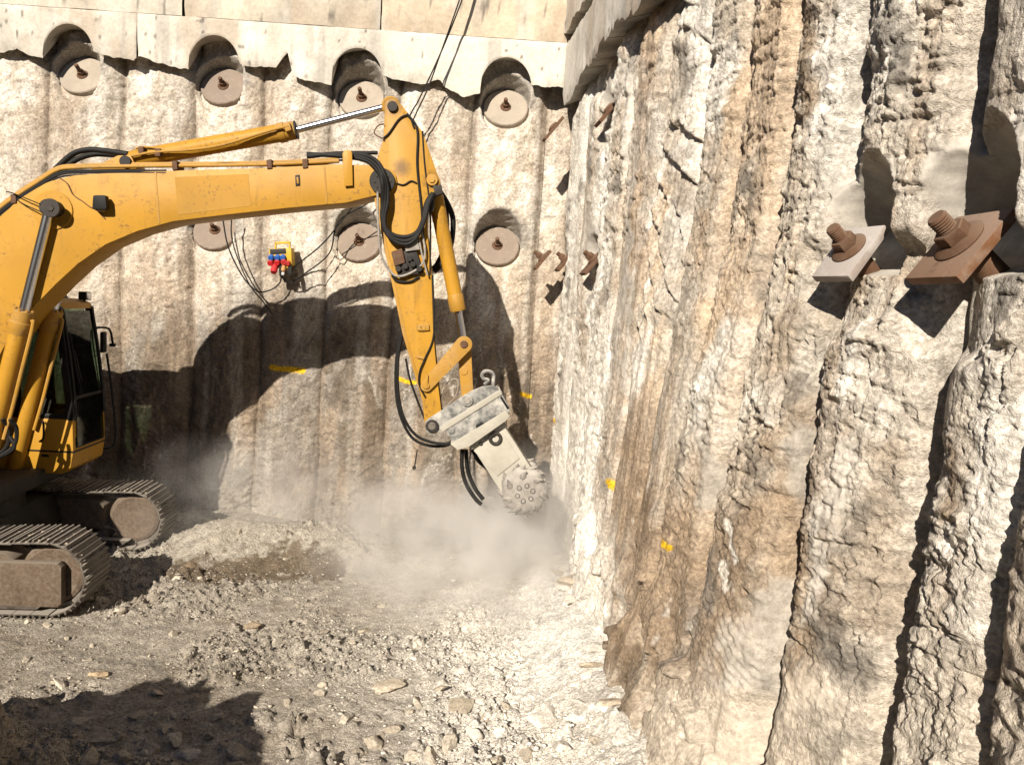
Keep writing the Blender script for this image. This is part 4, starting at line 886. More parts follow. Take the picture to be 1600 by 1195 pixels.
for l0 in (-0.235, 0.195):
    k = link((666, 603), (725, 538), 9, 13, l0, l0+0.04).obj('side_link', M['yellow2'], ex)
    disc_px(725, 538, 6, l0-0.015, l0+0.05).obj('link_pin', M['rust'], k); disc_px(666, 603, 5, l0-0.02, l0+0.05).obj('link_pin', M['yellow2'], k)
plate([(663, 605), (668, 606), (669, 586), (666, 585)], -0.26, -0.235, 0.002).obj('pin_keeper', M['yellow2'], k)
k = link((725, 540), (731, 626), 11, 9, -0.13, 0.13).obj('bucket_link', M['yellow2'], ex)
disc_px(725, 580, 6, -0.14, -0.12).obj('link_bolt', M['yellow2'], k)
# ---- cutter head
hd = plate([(664, 660), (668, 655), (690, 641), (716, 624), (736, 611), (753, 604), (772, 602), (784, 611), (786, 616), (694, 672), (684, 676), (672, 678), (665, 672)], -0.22, -0.19, 0.004).obj('cutter_head', M['bracket'], ex)
plate([(664, 660), (668, 655), (690, 641), (716, 624), (736, 611), (753, 604), (772, 602), (784, 611), (786, 616), (694, 672), (684, 676), (672, 678), (665, 672)], 0.19, 0.22, 0.004).obj('side_plate', M['bracket'], hd)
plate([(690, 664), (782, 610), (798, 642), (712, 698)], -0.26, 0.26, 0.008).obj('mount_body', M['bracket'], hd)
plate([(704, 694), (790, 642), (797, 650), (790, 658), (734, 697), (715, 703)], -0.285, 0.285, 0.006).obj('mount_flange', M['cream'], hd)
plate([(686, 668), (782, 609), (785, 616), (691, 675)], -0.275, 0.275, 0.005).obj('mount_rib', M['cream'], hd)
plate([(744, 664), (752, 659), (757, 662), (758, 670), (751, 675), (744, 672)], -0.268, -0.255, 0.003).obj('opening', M['cabdark'], hd)
plate([(781, 621), (784, 619), (796, 638), (793, 640)], -0.262, -0.1, 0.002).obj('opening', M['cabdark'], hd)
disc_px(730, 626, 9, -0.25, 0.25, bev=0.006).obj('mount_pin', M['bracket'], hd); disc_px(730, 626, 6, -0.262, -0.25, n=6).obj('pin_bolt', M['drum'], hd)
disc_px(675, 666, 10, -0.26, 0.26, bev=0.006).obj('mount_pin', M['dark'], hd); disc_px(675, 666, 6, -0.272, -0.25).obj('pin_bolt', M['track'], hd)
disc_px(705, 673, 5, -0.275, -0.25).obj('flange_bolt', M['bracket'], hd)
# lifting eye, a hook of bent flat bar
b = [(760, 601)]+[(757, 596), (751, 588), (751, 582), (756, 578), (764, 578), (771, 582), (774, 588), (772, 600)]
MB().tube([pm(x, y, -0.05) for x, y in [(757, 601), (763, 594), (756, 592), (753, 586), (757, 580.5), (765, 580.5), (771, 585), (771, 592), (770, 601)]], 0.020, 8, 5).obj('lifting_eye', M['bracket'], hd)
hs = plate([(737, 697), (787, 664), (835, 738), (836, 770), (805, 790), (790, 780)], -0.17, 0.17, 0.012).obj('gear_housing', M['cream'], hd)
plate([(740, 704), (784, 675), (812, 716), (777, 744)], -0.185, -0.165, 0.006).obj('housing_cover', M['cream'], hd)
plate([(733, 696), (788, 660), (791, 665), (737, 701)], -0.20, 0.20, 0.004).obj('housing_flange', M['bracket'], hd)
c = pm(774, 685, -0.20); rr = wpx(774, 685, -0.2, 8.2)
mb = MB(); tt = [c+(AX*math.cos(t)+UP*math.sin(t))*rr for t in np.linspace(0, 2*math.pi, 22)]; mb.tube(tt, 0.020, 8, 1, False); mb.obj('ring', M['dark'], hd)
for x, y in ((751, 693), (771, 680)): disc_px(x, y, 3, -0.21, -0.18, n=6).obj('flange_bolt', M['dark'], hd)
for k, pts in enumerate(([(722, 702), (722, 730), (728, 755), (742, 778), (752, 788)], [(728, 702), (731, 735), (742, 762), (755, 780)], [(738, 702), (748, 720), (762, 732), (775, 742)])):
    hose(pts, 0.25, 0.024, 'black', hd)
# the two toothed drums
DC = pm(820.5, 771, -0.40)
def drum(sgn):
    l0, l1 = (-0.40, -0.16) if sgn < 0 else (0.40, 0.16)
    c0 = DC+LX*(l0+0.40); ax = LX*(1 if sgn < 0 else -1); R = 0.252
    o = MB().lathe(c0, ax, [(0, 0.0), (0.13, 0.0), (0.16, 0.012), (0.20, 0.02), (R-0.02, 0.05), (R, 0.08), (R, 0.22), (R-0.03, 0.25), (0.12, 0.26)], 40).obj('cutter_drum', M['drum'], hd)
    V = np.empty(len(o.data.vertices)*3, np.float32); o.data.vertices.foreach_get('co', V); V = V.reshape(-1, 3)
    e = BASE[o.name]; Wd = V+e; rel = Wd-c0; rad = np.linalg.norm(rel-np.outer(rel@ax, ax), axis=1); ang = np.arctan2(rel@UP, rel@AX)
    s_ = 1+0.05*np.sin(ang*7+1)*(rad > 0.15); Wd = c0+np.outer(rel@ax, ax)+(rel-np.outer(rel@ax, ax))*s_[:, None]
    o.data.vertices.foreach_set('co', (Wd-e).astype(np.float32).ravel()); o.data.update()
    for k in range(6):
        a = k*math.pi/3+0.35; q = c0+(AX*math.cos(a)+UP*math.sin(a))*0.088
        MB().cyl(q-ax*0.014, q+ax*0.01, 0.019, n=12, bev=0.003).obj('drum_bolt', M['drum'], hd)
        mb = MB(); mb.tube([q-ax*0.002+(AX*math.cos(t)+UP*math.sin(t))*0.025 for t in np.linspace(0, 2*math.pi, 14)], 0.004, 5, 1, False); mb.obj('bolt_recess', M['dark'], hd)
    r_ = random.Random(3)
    for row, (hh, n_, ro) in enumerate(((0.03, 7, 0.195), (0.10, 8, 0.240), (0.19, 9, 0.245))):
        for k in range(n_):
            a = 2*math.pi*k/n_+row*0.27+r_.uniform(-0.12, 0.12); rd = AX*math.cos(a)+UP*math.sin(a); tg = -AX*math.sin(a)+UP*math.cos(a)
            q = c0+ax*hh+rd*(ro-0.012); dr = rd*0.75-tg*0.62-ax*(0.35 if row == 0 else 0.1); dr /= np.linalg.norm(dr)
            MB().lathe(q-dr*0.02, dr, [(0, 0), (0.036, 0), (0.037, 0.036), (0.025, 0.052), (0.021, 0.060), (0.013, 0.084), (0.004, 0.106), (0, 0.108)], 10).obj('cutting_pick', M['pick'], hd)
    MB().cyl(c0+ax*0.2, c0+ax*0.45, 0.11, n=24).obj('drum_hub', M['drum'], hd)
drum(-1); drum(1)
# ---- cab: a glazed box on the far side of the boom
CL0, CL1 = 0.31, 1.10
def cab_pt(px, py): return az(px, py, CL0)
f_top = cab_pt(91, 476); f_mid = cab_pt(112, 655); f_bot = cab_pt(113, 706); f_foot = cab_pt(108, 742)
zr = f_top[1]; zb = f_foot[1]; af = f_mid[0]; ar = af-1.62
belt = f_mid[1]
def cp(a, l, z): return mp(a, l, z)
def quadbox(name, poly_al, l0, l1, mat, par, bev=0.01):
    return MB().prism([mp(a, l0, z) for a, z in poly_al], LX*(l1-l0), bev).obj(name, mat, par)
cab = quadbox('cab', [(ar, zb+0.02), (af-0.12, zb), (af-0.01, zb+0.08), (af+0.02, f_bot[1]), (af+0.01, belt), (ar, belt)], CL0, CL1, M['yellow'], ex, 0.03)
quadbox('cab_seam', [(ar, f_bot[1]-0.012), (af+0.024, f_bot[1]-0.012), (af+0.024, f_bot[1]+0.008), (ar, f_bot[1]+0.008)], CL0-0.003, CL1+0.003, M['cabdark'], cab, 0)
ft = f_top[0]+0.0
roof = quadbox('roof', [(ar+0.05, zr-0.03), (ft-0.1, zr-0.03), (ft+0.02, zr-0.05), (ft, zr+0.02), (ft-0.12, zr+0.06), (ar+0.1, zr+0.06)], CL0+0.02, CL1-0.02, M['yellow2'], cab, 0.02)
quadbox('roof_hatch', [(ft-0.75, zr+0.06), (ft-0.2, zr+0.06), (ft-0.22, zr+0.10), (ft-0.73, zr+0.10)], CL0+0.15, CL1-0.15, M['cabdark'], roof, 0.01)
def pillar(a0, z0, a1, z1, l, w=0.035, d=0.035, name='pillar', mat='cabdark'):
    P, Q = mp(a0, l, z0), mp(a1, l, z1); t = (Q-P)/np.linalg.norm(Q-P); n_ = np.cross(LX, t)
    return MB().box((P+Q)/2, t*np.linalg.norm(Q-P)/2, LX*d, n_*w, 0.012).obj(name, M[mat], cab)
for l in (CL0+0.035, CL1-0.035):
    pillar(af-0.01, belt-0.02, ft-0.02, zr-0.02, l, 0.04); pillar(ar+0.05, belt, ar+0.09, zr, l, 0.06); pillar(af-0.62, belt, af-0.72, zr, l, 0.06)
    pillar(ar+0.05, belt+0.02, af-0.02, belt+0.02, l, 0.03, 0.03, 'sill')
# yellow trim of the front and the windscreen in two panes
def fr(t, l): # point on the front plane, t from belt (0) to roof (1)
    return mp(af+0.005+(ft-af-0.0)*t**1.5, l, belt+(zr-0.05-belt)*t)
dv = 0.19; lowz = cab_pt(112, 700)[1]
def pane(name, pts, mat, par, th=0.008):
    nrm = np.cross(pts[1]-pts[0], pts[2]-pts[0]); nrm /= np.linalg.norm(nrm); return MB().prism(pts, nrm*th, 0).obj(name, mat, par)
ga, gb = CL0+0.07, CL1-0.07
pane('upper_windscreen', [fr(dv+0.015, ga), fr(dv+0.015, gb), fr(0.6, gb), fr(0.98, gb), fr(0.98, ga), fr(0.6, ga)], M['glass'], cab)
zl = f_bot[1]+0.05
pane('lower_windscreen', [mp(af+0.026, ga, zl), mp(af+0.026, gb, zl), fr(dv-0.015, gb)+AX*0.012, fr(dv-0.015, ga)+AX*0.012], M['glass'], cab)
MB().prism([mp(af+0.012, ga-0.02, zl-0.02), mp(af+0.012, gb+0.02, zl-0.02), fr(dv, gb+0.02), fr(dv, ga-0.02)], AX*0.008, 0).obj('lower_window_recess', M['cabdark'], cab)
MB().box((fr(dv, ga)+fr(dv, gb))/2, (fr(dv, gb)-fr(dv, ga))/2, AX*0.015, UP*0.014, 0.004).obj('window_divider', M['dark'], cab)
for l in (CL0+0.05, CL1-0.05):
    MB().tube([fr(t, l)+AX*0.012 for t in np.linspace(0, 1, 7)], 0.022, 6, 2).obj('window_seal', M['cabdark'], cab)
MB().tube([fr(0.22, 0.5)+AX*0.03, fr(0.5, 0.42)+AX*0.03, fr(0.78, 0.40)+AX*0.03], 0.010, 6).obj('wiper_arm', M['black'], cab)
MB().tube([fr(0.34, 0.50)+AX*0.035, fr(0.62, 0.43)+AX*0.035], 0.014, 6).obj('wiper_blade', M['black'], cab)
# side panes: boom side and door side
for l, nm in ((CL0+0.02, 'side_window'), (CL1-0.03, 'door_window')):
    for a0, a1, b0, b1 in ((ar+0.11, af-0.68, ar+0.14, af-0.77), (af-0.57, af-0.05, af-0.66, ft-0.08)):
        MB().prism([mp(a0, l, belt+0.05), mp(a1, l, belt+0.05), mp(b1, l, zr-0.05), mp(b0, l, zr-0.05)], LX*0.006, 0).obj(nm, M['glass'], cab)
quadbox('rear_panel', [(ar+0.02, belt), (ar+0.06, belt), (ar+0.1, zr), (ar+0.06, zr)], CL0+0.03, CL1-0.03, M['cabdark'], cab)
# seat, console and lever seen through the glass
st = quadbox('seat', [(af-1.05, belt-0.02), (af-0.55, belt-0.02), (af-0.5, belt+0.12), (af-0.95, belt+0.14), (af-1.10, belt+0.75), (af-1.22, belt+0.74)], CL0+0.25, CL1-0.2, M['cabdark'], cab, 0.03)
quadbox('head_rest', [(af-1.22, belt+0.80), (af-1.12, belt+0.80), (af-1.14, belt+1.0), (af-1.22, belt+1.0)], CL0+0.35, CL1-0.3, M['cabdark'], st, 0.03)
quadbox('console', [(af-0.5, belt-0.05), (af-0.3, belt-0.05), (af-0.32, belt+0.28), (af-0.45, belt+0.3)], CL0+0.1, CL0+0.25, M['cabdark'], cab, 0.02)
quadbox('grey_strap', [(af-0.42, belt), (af-0.36, belt), (af-0.22, belt+0.62), (af-0.28, belt+0.62)], CL0+0.05, CL0+0.09, M['dark'], cab, 0.01)
quadbox('vent', [(af-0.33, f_bot[1]-0.07), (af-0.25, f_bot[1]-0.07), (af-0.25, f_bot[1]-0.04), (af-0.33, f_bot[1]-0.04)], CL0-0.004, CL0+0.01, M['cabdark'], cab, 0)
MB().tube([mp(af-0.30, CL0-0.03, belt-0.03), mp(af-0.28, CL0-0.05, belt-0.08), mp(af-0.29, CL0-0.04, belt-0.22), mp(af-0.34, CL0-0.02, belt-0.27)], 0.012, 6).obj('grab_handle', M['black'], cab)
# roof lamp, mirror and rail at the far corner
lp = mp(ft-0.03, CL1-0.12, zr+0.10)
lo = MB().box(lp, AX*0.045, LX*0.07, UP*0.05, 0.012).obj('roof_lamp', M['cabdark'], cab); MB().box(lp+AX*0.047, AX*0.004, LX*0.058, UP*0.04, 0.003).obj('lamp_lens', M['chrome'], lo)
MB().tube([lp-UP*0.05, lp-UP*0.10-AX*0.02], 0.012, 6).obj('lamp_foot', M['cabdark'], lo)
e0 = mp(ft+0.03, CL1, zr-0.30)
MB().tube([e0, e0+LX*0.04+AX*0.03+UP*0.02, e0+AX*0.13+LX*0.10+UP*0.0, e0+AX*0.17+LX*0.10-UP*0.16, e0+AX*0.18+LX*0.10-UP*0.20], 0.014, 8).obj('mirror_arm', M['cabdark'], cab)
mo = MB().box(e0+AX*0.06+LX*0.10-UP*0.16, AX*0.022, LX*0.055, UP*0.13, 0.02).obj('mirror', M['cabdark'], cab)
MB().tube([e0+AX*0.10+LX*0.1-UP*0.30, e0+AX*0.16+LX*0.09-UP*0.7, e0+AX*0.22+LX*0.08-UP*1.25, e0+AX*0.20+LX*0.06-UP*1.44, e0+AX*0.1+LX*0.02-UP*1.48], 0.014, 8).obj('grab_rail', M['cabdark'], cab)
MB().box(e0+AX*0.17+LX*0.10-UP*0.19, AX*0.03, LX*0.03, UP*0.02, 0.008).obj('mirror_clamp', M['cabdark'], mo)
# ---- upper frame, engine house and counterweight
up = quadbox('upper_frame', [(-1.9, 0.95), (0.75, 0.95), (0.75, 1.12), (-1.9, 1.12)], -1.2, 1.2, M['dark'], ex, 0.02)
hz = quadbox('engine_house', [(-1.75, 1.12), (-0.05, 1.12), (-0.1, 1.95), (-1.75, 2.0)], -1.2, 1.2, M['yellow'], ex, 0.05)
quadbox('hood', [(-1.5, 1.97), (-0.5, 1.95), (-0.6, 2.15), (-1.4, 2.18)], -0.5, 1.0, M['yellow'], hz, 0.04)
quadbox('counterweight', [(-2.35, 0.98), (-1.76, 0.92), (-1.76, 2.02), (-2.2, 2.0), (-2.38, 1.7)], -1.22, 1.22, M['yellow2'], ex, 0.08)
quadbox('storage_box', [(-0.04, 1.13), (0.55, 1.13), (0.55, 1.45), (-0.04, 1.72)], -1.19, -0.45, M['yellow'], ex, 0.04)
for l in (-0.26, 0.26): quadbox('boom_foot_bracket', [(-0.2, 1.1), (0.5, 1.1), (0.35, 1.6), (0.05, 1.75)], l-0.03, l+0.03, M['yellow2'], ex, 0.01)
MB().lathe(mp(0, 0, 0.72), UP, [(0, 0), (0.62, 0), (0.62, 0.22), (0, 0.22)], 40).obj('slew_ring', M['dark'], ex)
for k, q in enumerate(((-0.05, 0.0), (0.03, 0.06), (-0.10, 0.08))):
    P1 = mp(ct[0], -0.29, ct[1]); P0 = mp(cf[0], -0.29, cf[1]); d0 = (P1-P0)/np.linalg.norm(P1-P0); b0 = P1-d0*1.15
    MB().tube([b0-LX*0.06+AX*(0.13+q[0]), b0+AX*(0.16+q[0])-UP*0.12, b0+AX*(0.08+q[1])-UP*0.32, b0-AX*0.15-UP*0.5], 0.022, 8).obj('base_hose', M['black'], up)
# ---- tracks
TAX = np.array([math.cos(PHT), math.sin(PHT), 0]); TLX = np.array([-math.sin(PHT), math.cos(PHT), 0])
def tp_(a, l, z): return SL+TAX*a+TLX*l+UP*z
TRK = 0.345; TZ = 0.415; A_F, A_R = 1.52, -1.45; SHW = 0.27; GAUGE = 0.98
def shoe_mesh():
    mb = MB(); P = 0.170
    mb.box((0, 0, 0.008), (P/2*0.97, 0, 0), (0, SHW, 0), (0, 0, 0.008), 0.003)
    for x, h in ((-0.062, 0.026), (0.0, 0.022), (0.062, 0.026)):
        prof = [(-0.011, 0.015), (0.011, 0.015), (0.006, 0.015+h), (-0.006, 0.015+h)]
        V = [(x+a, y, z) for y in (-SHW*0.995, SHW*0.995) for a, z in prof]
        mb.add(V, [(0, 1, 2, 3), (7, 6, 5, 4), (0, 4, 5, 1), (1, 5, 6, 2), (2, 6, 7, 3), (3, 7, 4, 0)])
    for y in (-0.1, 0.1): mb.box((0, y, -0.022), (P/2*0.9, 0, 0), (0, 0.022, 0), (0, 0, 0.022), 0.004)
    me = bpy.data.meshes.new('track_shoe'); me.from_pydata([tuple(v) for v in mb.v], [], mb.f); me.update(); me.materials.append(M['track']); return me
SHOE = shoe_mesh()
def track(l):
    frame = MB()
    ci, cs = tp_(A_F, l, TZ), tp_(A_R, l, TZ)
    frame.prism([tp_(a, l-0.15, z) for a, z in ((A_R+0.1, 0.30), (A_F-0.15, 0.26), (A_F-0.35, 0.30), (A_F-0.35, 0.56), (A_F-0.45, 0.62), (A_R+0.2, 0.62))], TLX*0.30, 0.02)
    t = frame.obj('track', M['rustplate'], ex)
    sg = -1 if l < 0 else 1
    MB().prism([tp_(a, l+sg*0.24, z) for a, z in ((-1.0, 0.13), (A_F+0.10, 0.13), (A_F+0.135, 0.17), (A_F+0.135, 0.53), (A_F+0.10, 0.565), (-1.0, 0.565))], -sg*TLX*0.10, 0.015).obj('side_guard', M['rustplate'], t)
    MB().prism([tp_(a, l-0.235, z) for a, z in ((-1.0, 0.10), (A_F-0.1, 0.10), (A_F-0.02, 0.16), (-1.0, 0.18))], TLX*0.12, 0.01).obj('lower_guard', M['track'], t)
    MB().lathe(ci-TLX*0.13, TLX, [(0, 0.0), (0.10, 0.0), (0.24, 0.004), (0.25, 0.0), (0.29, 0.015), (0.31, 0.05), (0.31, 0.21), (0.29, 0.245), (0.25, 0.26), (0.12, 0.26), (0.1, 0.23), (0, 0.23)], 40).obj('idler', M['rustplate'], t)
    MB().lathe(cs-TLX*0.07, TLX, [(0, 0), (0.28, 0), (0.30, 0.03), (0.30, 0.11), (0.28, 0.14), (0, 0.14)], 32).obj('sprocket', M['track'], t)
    for k in range(7):
        c_ = tp_(A_R+0.42+k*0.36, l, 0.175); MB().cyl(c_-TLX*0.12, c_+TLX*0.12, 0.075, n=18, bev=0.01).obj('track_roller', M['track'], t)
    for a in (-0.6, 0.5):
        c_ = tp_(a, l, 0.66); MB().cyl(c_-TLX*0.09, c_+TLX*0.09, 0.055, n=16, bev=0.01).obj('carrier_roller', M['track'], t)
    Ls = A_F-A_R; per = 2*Ls+2*math.pi*TRK; n_ = int(round(per/0.170))
    rot_t = Matrix.Rotation(PHT, 4, 'Z')
    for k in range(n_):
        q = (k+0.3)/n_*per
        if q < Ls: a, z, th = A_R+q, TZ+TRK, 0.0; sag = 0.025*math.sin(math.pi*q/Ls*2)**2; z -= sag
        elif q < Ls+math.pi*TRK: b_ = (q-Ls)/TRK; a, z, th = A_F+math.sin(b_)*TRK, TZ+math.cos(b_)*TRK, b_
        elif q < 2*Ls+math.pi*TRK: a, z, th = A_F-(q-Ls-math.pi*TRK), TZ-TRK, math.pi
        else: b_ = math.pi+(q-2*Ls-math.pi*TRK)/TRK; a, z, th = A_R+math.sin(b_)*TRK, TZ+math.cos(b_)*TRK, b_
        o = bpy.data.objects.new('track_shoe', SHOE); COL.objects.link(o); o.parent = t
        o.matrix_local = Matrix.Translation(Vector(tp_(a, l, z)-BASE[t.name])) @ rot_t @ Matrix.Rotation(th, 4, 'Y')
    # earth caked on the shoes
    V = []; Fc = []; r_ = random.Random(int(l*100)); n0 = 0
    for k in range(150):
        q = r_.uniform(0.55, 1.0)*Ls+r_.random()*0.45; y = r_.uniform(-0.24, 0.24)
        if q < Ls: p = tp_(A_R+q, l+y, TZ+TRK+0.015-0.025*math.sin(math.pi*q/Ls*2)**2)
        else: b_ = (q-Ls)/TRK; p = tp_(A_F+math.sin(b_)*(TRK+0.015), l+y, TZ+math.cos(b_)*(TRK+0.015))
        A_, F_ = STL[k % len(STL)]; s = 0.012+0.028*r_.random()**2; V.append(A_*s*np.array([1, 1, 0.7])+p); Fc += [tuple(i+n0 for i in f) for f in F_]; n0 += len(A_)
    V = np.concatenate(V); o = raw('caked_earth', V, Fc, M['stone'], t, False, np.tile([0.48, 0.41, 0.32], (len(V), 1))); o['kind'] = 'stuff'
for l in (-GAUGE, GAUGE): track(l)
MB().prism([tp_(a, -0.85, z) for a, z in ((-0.9, 0.35), (0.7, 0.35), (0.6, 0.72), (-0.8, 0.72))], TLX*1.7, 0.04).obj('car_body', M['dark'], ex)

# ------------------------------------------------------------------ anchors in the back wall
ROWN = ['pale disc anchor highest and farthest left on the back wall', 'brown disc anchor above the bend of the boom, second from the left', 'pale disc anchor partly behind the chrome rod of the arm cylinder', 'pale disc anchor in a ribbed recess right of the arm top',
        'brown disc anchor half hidden under the boom with cables across it', 'brown speckled disc anchor just left of the arm, below the boom', 'grey disc anchor in a recess right of the bucket cylinder']
def thread_bar(mb, P, o, r, L, pitch):
    prof = [(0, -0.05), (r*0.92, -0.05)]; n_ = int(L/pitch)
    for k in range(n_): prof += [(r*0.90, k*pitch), (r*1.02, k*pitch+pitch*0.5)]
    prof += [(r*0.85, L), (0, L)]
    return mb.lathe(P, o, prof, 16)
def back_anchor(k):
    cx, cz, tone = bd[k]; C = np.array([cx, YB-0.05+DC_B, cz]); o = np.array([0, -math.cos(TH_B), math.sin(TH_B)]); r_ = random.Random(k)
    e = empty('ground_anchor', C, ROWN[k], 'anchor', 'disc anchors of the back wall')
    mat = M['disc'] if tone in (0, 2) else M['discb']
    MB().lathe(C-o*0.02, o, [(0, 0), (RP_B-0.02, 0), (RP_B-0.008, 0.01), (RP_B-0.008, 0.065), (RP_B-0.02, 0.078), (0, 0.078)], 56).obj('bearing_plate', mat, e)
    P = C+o*0.058; q_ = 0.78
    MB().lathe(P, o, [(0.02, 0), (0.074, 0), (0.078, 0.008), (0.068, 0.02), (0.04, 0.028), (0, 0.03)], 28).obj('washer', M['rust'], e)
    MB().lathe(P+o*0.03, o, [(0, 0), (0.048, 0), (0.051, 0.01), (0.048, 0.045), (0, 0.045)], 6).obj('nut', M['rust'], e)
    thread_bar(MB(), P+o*0.06, o, 0.028, 0.09+0.05*r_.random(), 0.016).obj('threaded_bar', M['rust'], e)
for k in range(len(bd)): back_anchor(k)
RLAB = ['square anchor plate dusted pale with a rusty threaded bar, left of the near pair', 'larger rusty square anchor plate with thick threaded bar, nearest the right edge', 'rusty anchor plate right of the three seen side-on near the corner', 'rusty anchor plate in the middle of the three near the corner',
        'rusty plate edge in the recess just under the grey beam', 'rusty plate edge in the corner under the end of the grey beam', 'rusty anchor plate nearest the corner, left of the three']
def right_anchor(k):
    a = RANCH[k]
    if 'u' in a:
        x, y, nx, ny, tx, ty = rbase(np.array(a['u'])); dp = a.get('pd', a['dc'])-float(lean(y)*lz(a['z'])); C = np.array([x-nx*dp, y-ny*dp, a['z']]); n_ = np.array([nx, ny, 0.0]); t_ = np.array([tx, ty, 0.0])
    else:
        x, y, nx, ny, tx, ty = rbase(np.array(0.25)); n_ = np.array([nx, ny, 0.0]); t_ = np.array([tx, ty, 0.0]); C = atY(a['px'], a['py'], 10.35 if k == 5 else 10.5)
    o = n_*math.cos(TH_R)+UP*math.sin(TH_R); s = -n_*math.sin(TH_R)+UP*math.cos(TH_R)
    e = empty('ground_anchor', C, RLAB[k], 'anchor', 'plate anchors of the right wall')
    th = 0.024 if k < 2 else 0.02
    po = MB(); b = bmesh.new(); bmesh.ops.create_cube(b, size=2.0); 
    po.box(C+o*th, t_*a['hw'], s*a['hh'], o*th, 0.005); b.free()
    if k < 2: MB().cyl(C-o*0.30+s*a['hh']*0.12, C+s*a['hh']*0.12, a['br']*1.5, n=16).obj('bar_sleeve', M['rust'], e)
    po.obj('bearing_plate', M['platepale'] if k == 0 else M['rustplate2'] if k == 1 else M['rust'], e)
    P = C+o*2*th+s*a['hh']*0.12; br = a['br']
    MB().lathe(P, o, [(br, 0), (br*2.5, 0), (br*2.6, 0.008), (br*2.2, 0.020), (br*1.4, 0.030), (0, 0.030)], 32).obj('washer', M['rust'], e)
    if k not in (4, 5): MB().lathe(P+o*0.028, o, [(0, 0), (br*1.65, 0), (br*1.7, 0.008), (br*1.62, 0.05), (br*1.5, 0.055), (0, 0.055)], 6).obj('nut', M['rust'], e)
    if k not in (4, 5): thread_bar(MB(), P+o*0.08, o, br, 0.085 if k < 2 else 0.06, 0.013).obj('threaded_bar', M['rust'], e)
M['platepale'] = paint_mat('pale_dusted_plate', (0.44, 0.37, 0.32), 0.75, (0.20, 0.085, 0.045), 0.9, (0.64, 0.60, 0.56), 1.0, scale=2.4)
M['rustplate2'] = paint_mat('rust_plate_near', (0.24, 0.11, 0.05), 0.7, (0.08, 0.035, 0.02), 1.0, (0.50, 0.41, 0.33), 0.50, scale=3.0)
add_wear(M['rustplate2'], [], 0.1, 0.75, (0.055, 0.025, 0.014), 3.0); add_wear(M['rust'], [], 0.1, 0.6, (0.16, 0.06, 0.02), 5.0); add_wear(M['platepale'], [], 0.1, 0.7, (0.14, 0.06, 0.03), 8.0)
add_wear(M['discb'], [], 0.1, 0.5, (0.09, 0.055, 0.035), 2.0); add_wear(M['disc'], [], 0.1, 0.45, (0.14, 0.09, 0.055), 6.0); add_wear(M['rustplate'], [], 0.1, 0.7, (0.05, 0.03, 0.018), 1.0)
for k in range(len(RANCH)): right_anchor(k)

# ------------------------------------------------------------------ power distribution box and cables on the back wall
YP = YB-0.17
pb_ = empty('power_box', atY(437, 400, YP), 'yellow power distribution box with blue and red sockets hanging on the back wall', 'power box')
def wpl(pts, y0, y1, bev=0.005): return MB().prism([atY(x, y, y0) for x, y in pts], np.array([0, y1-y0, 0]), bev)
wpl([(420, 389), (455, 387), (456, 414), (449, 419), (428, 419), (421, 414)], YP-0.14, YP+0.02, 0.01).obj('housing', M['box_yellow'], pb_)
wpl([(421.5, 389.5), (446, 388), (447, 396), (422, 397.5)], YP-0.150, YP-0.135, 0.003).obj('breaker_window', M['dark'], pb_)
wpl([(421, 412), (447, 411), (446, 417), (426, 418)], YP-0.148, YP-0.135, 0.003).obj('lower_panel', M['dark'], pb_)
for x in (429, 451): wpl([(x, 379), (x+2.4, 379), (x+2.4, 389), (x, 389)], YP-0.09, YP-0.06, 0.003).obj('handle_post', M['box_yellow'], pb_)
wpl([(429, 378), (453.4, 377), (453.4, 380.5), (429, 381.5)], YP-0.09, YP-0.06, 0.003).obj('handle_bar', M['box_yellow'], pb_)
def plug(px, py, r, mat, name, L=0.06, tilt=0.5):
    P = atY(px, py, YP-0.14); d = np.array([0, -1.0, -tilt]); MB().lathe(P, d, [(0, 0), (r, 0), (r, L*0.4), (r*1.12, L*0.45), (r*1.12, L*0.7), (r*0.9, L), (0, L)], 16).obj(name, mat, pb_)
for x in (424.5, 434.5, 443): plug(x, 401, 0.036, M['plug_blue'], 'blue_socket')
for x, y in ((423.5, 409.5), (434, 409), (444.5, 408)): plug(x, y, 0.038, M['plug_red'], 'red_socket')
plug(430, 415, 0.042, M['plug_red'], 'red_plug', 0.12, 1.4); plug(451, 410, 0.030, M['plug_red'], 'red_socket')
plug(444, 414, 0.026, M['orange'], 'orange_plug', 0.10, 2.0); plug(443, 423, 0.020, M['white'], 'white_plug', 0.07, 2.5)
for x in (438, 452): wpl([(x-2, 415), (x+3, 415), (x+3.5, 424), (x+1.5, 433), (x-1, 433), (x-2.5, 424)], YP-0.16, YP-0.11, 0.006).obj('black_plug', M['black'], pb_)
def cable(pts, y, r, label, sub=8):
    if not hasattr(y, '__len__'): y = [y]*len(pts)
    o = MB().tube([atY(px, py, yy) for (px, py), yy in zip(pts, y)], r, 8, sub).obj('power_cable', M['black'], None); return tag(o, label, 'cable', 'black cables on the back wall')
cable([(740, -60), (722, 0), (690, 80), (655, 155), (642, 178), (600, 262), (555, 318), (505, 380), (456, 420), (452, 432)], [10.6]*5+[10.68, 10.72, 10.76, 10.78, 10.74], 0.010, 'taut black cable running from the top edge behind the arm to the power box')
cable([(736, -60), (718, 0), (688, 85), (668, 140), (650, 178), (618, 250), (584, 310), (530, 345), (515, 395), (480, 425), (456, 440), (446, 438), (440, 432)], [10.58]*4+[10.6, 10.68, 10.72, 10.76, 10.78, 10.78, 10.78, 10.76, 10.72], 0.010, 'slacker black cable beside the taut one, kinked below the boom')
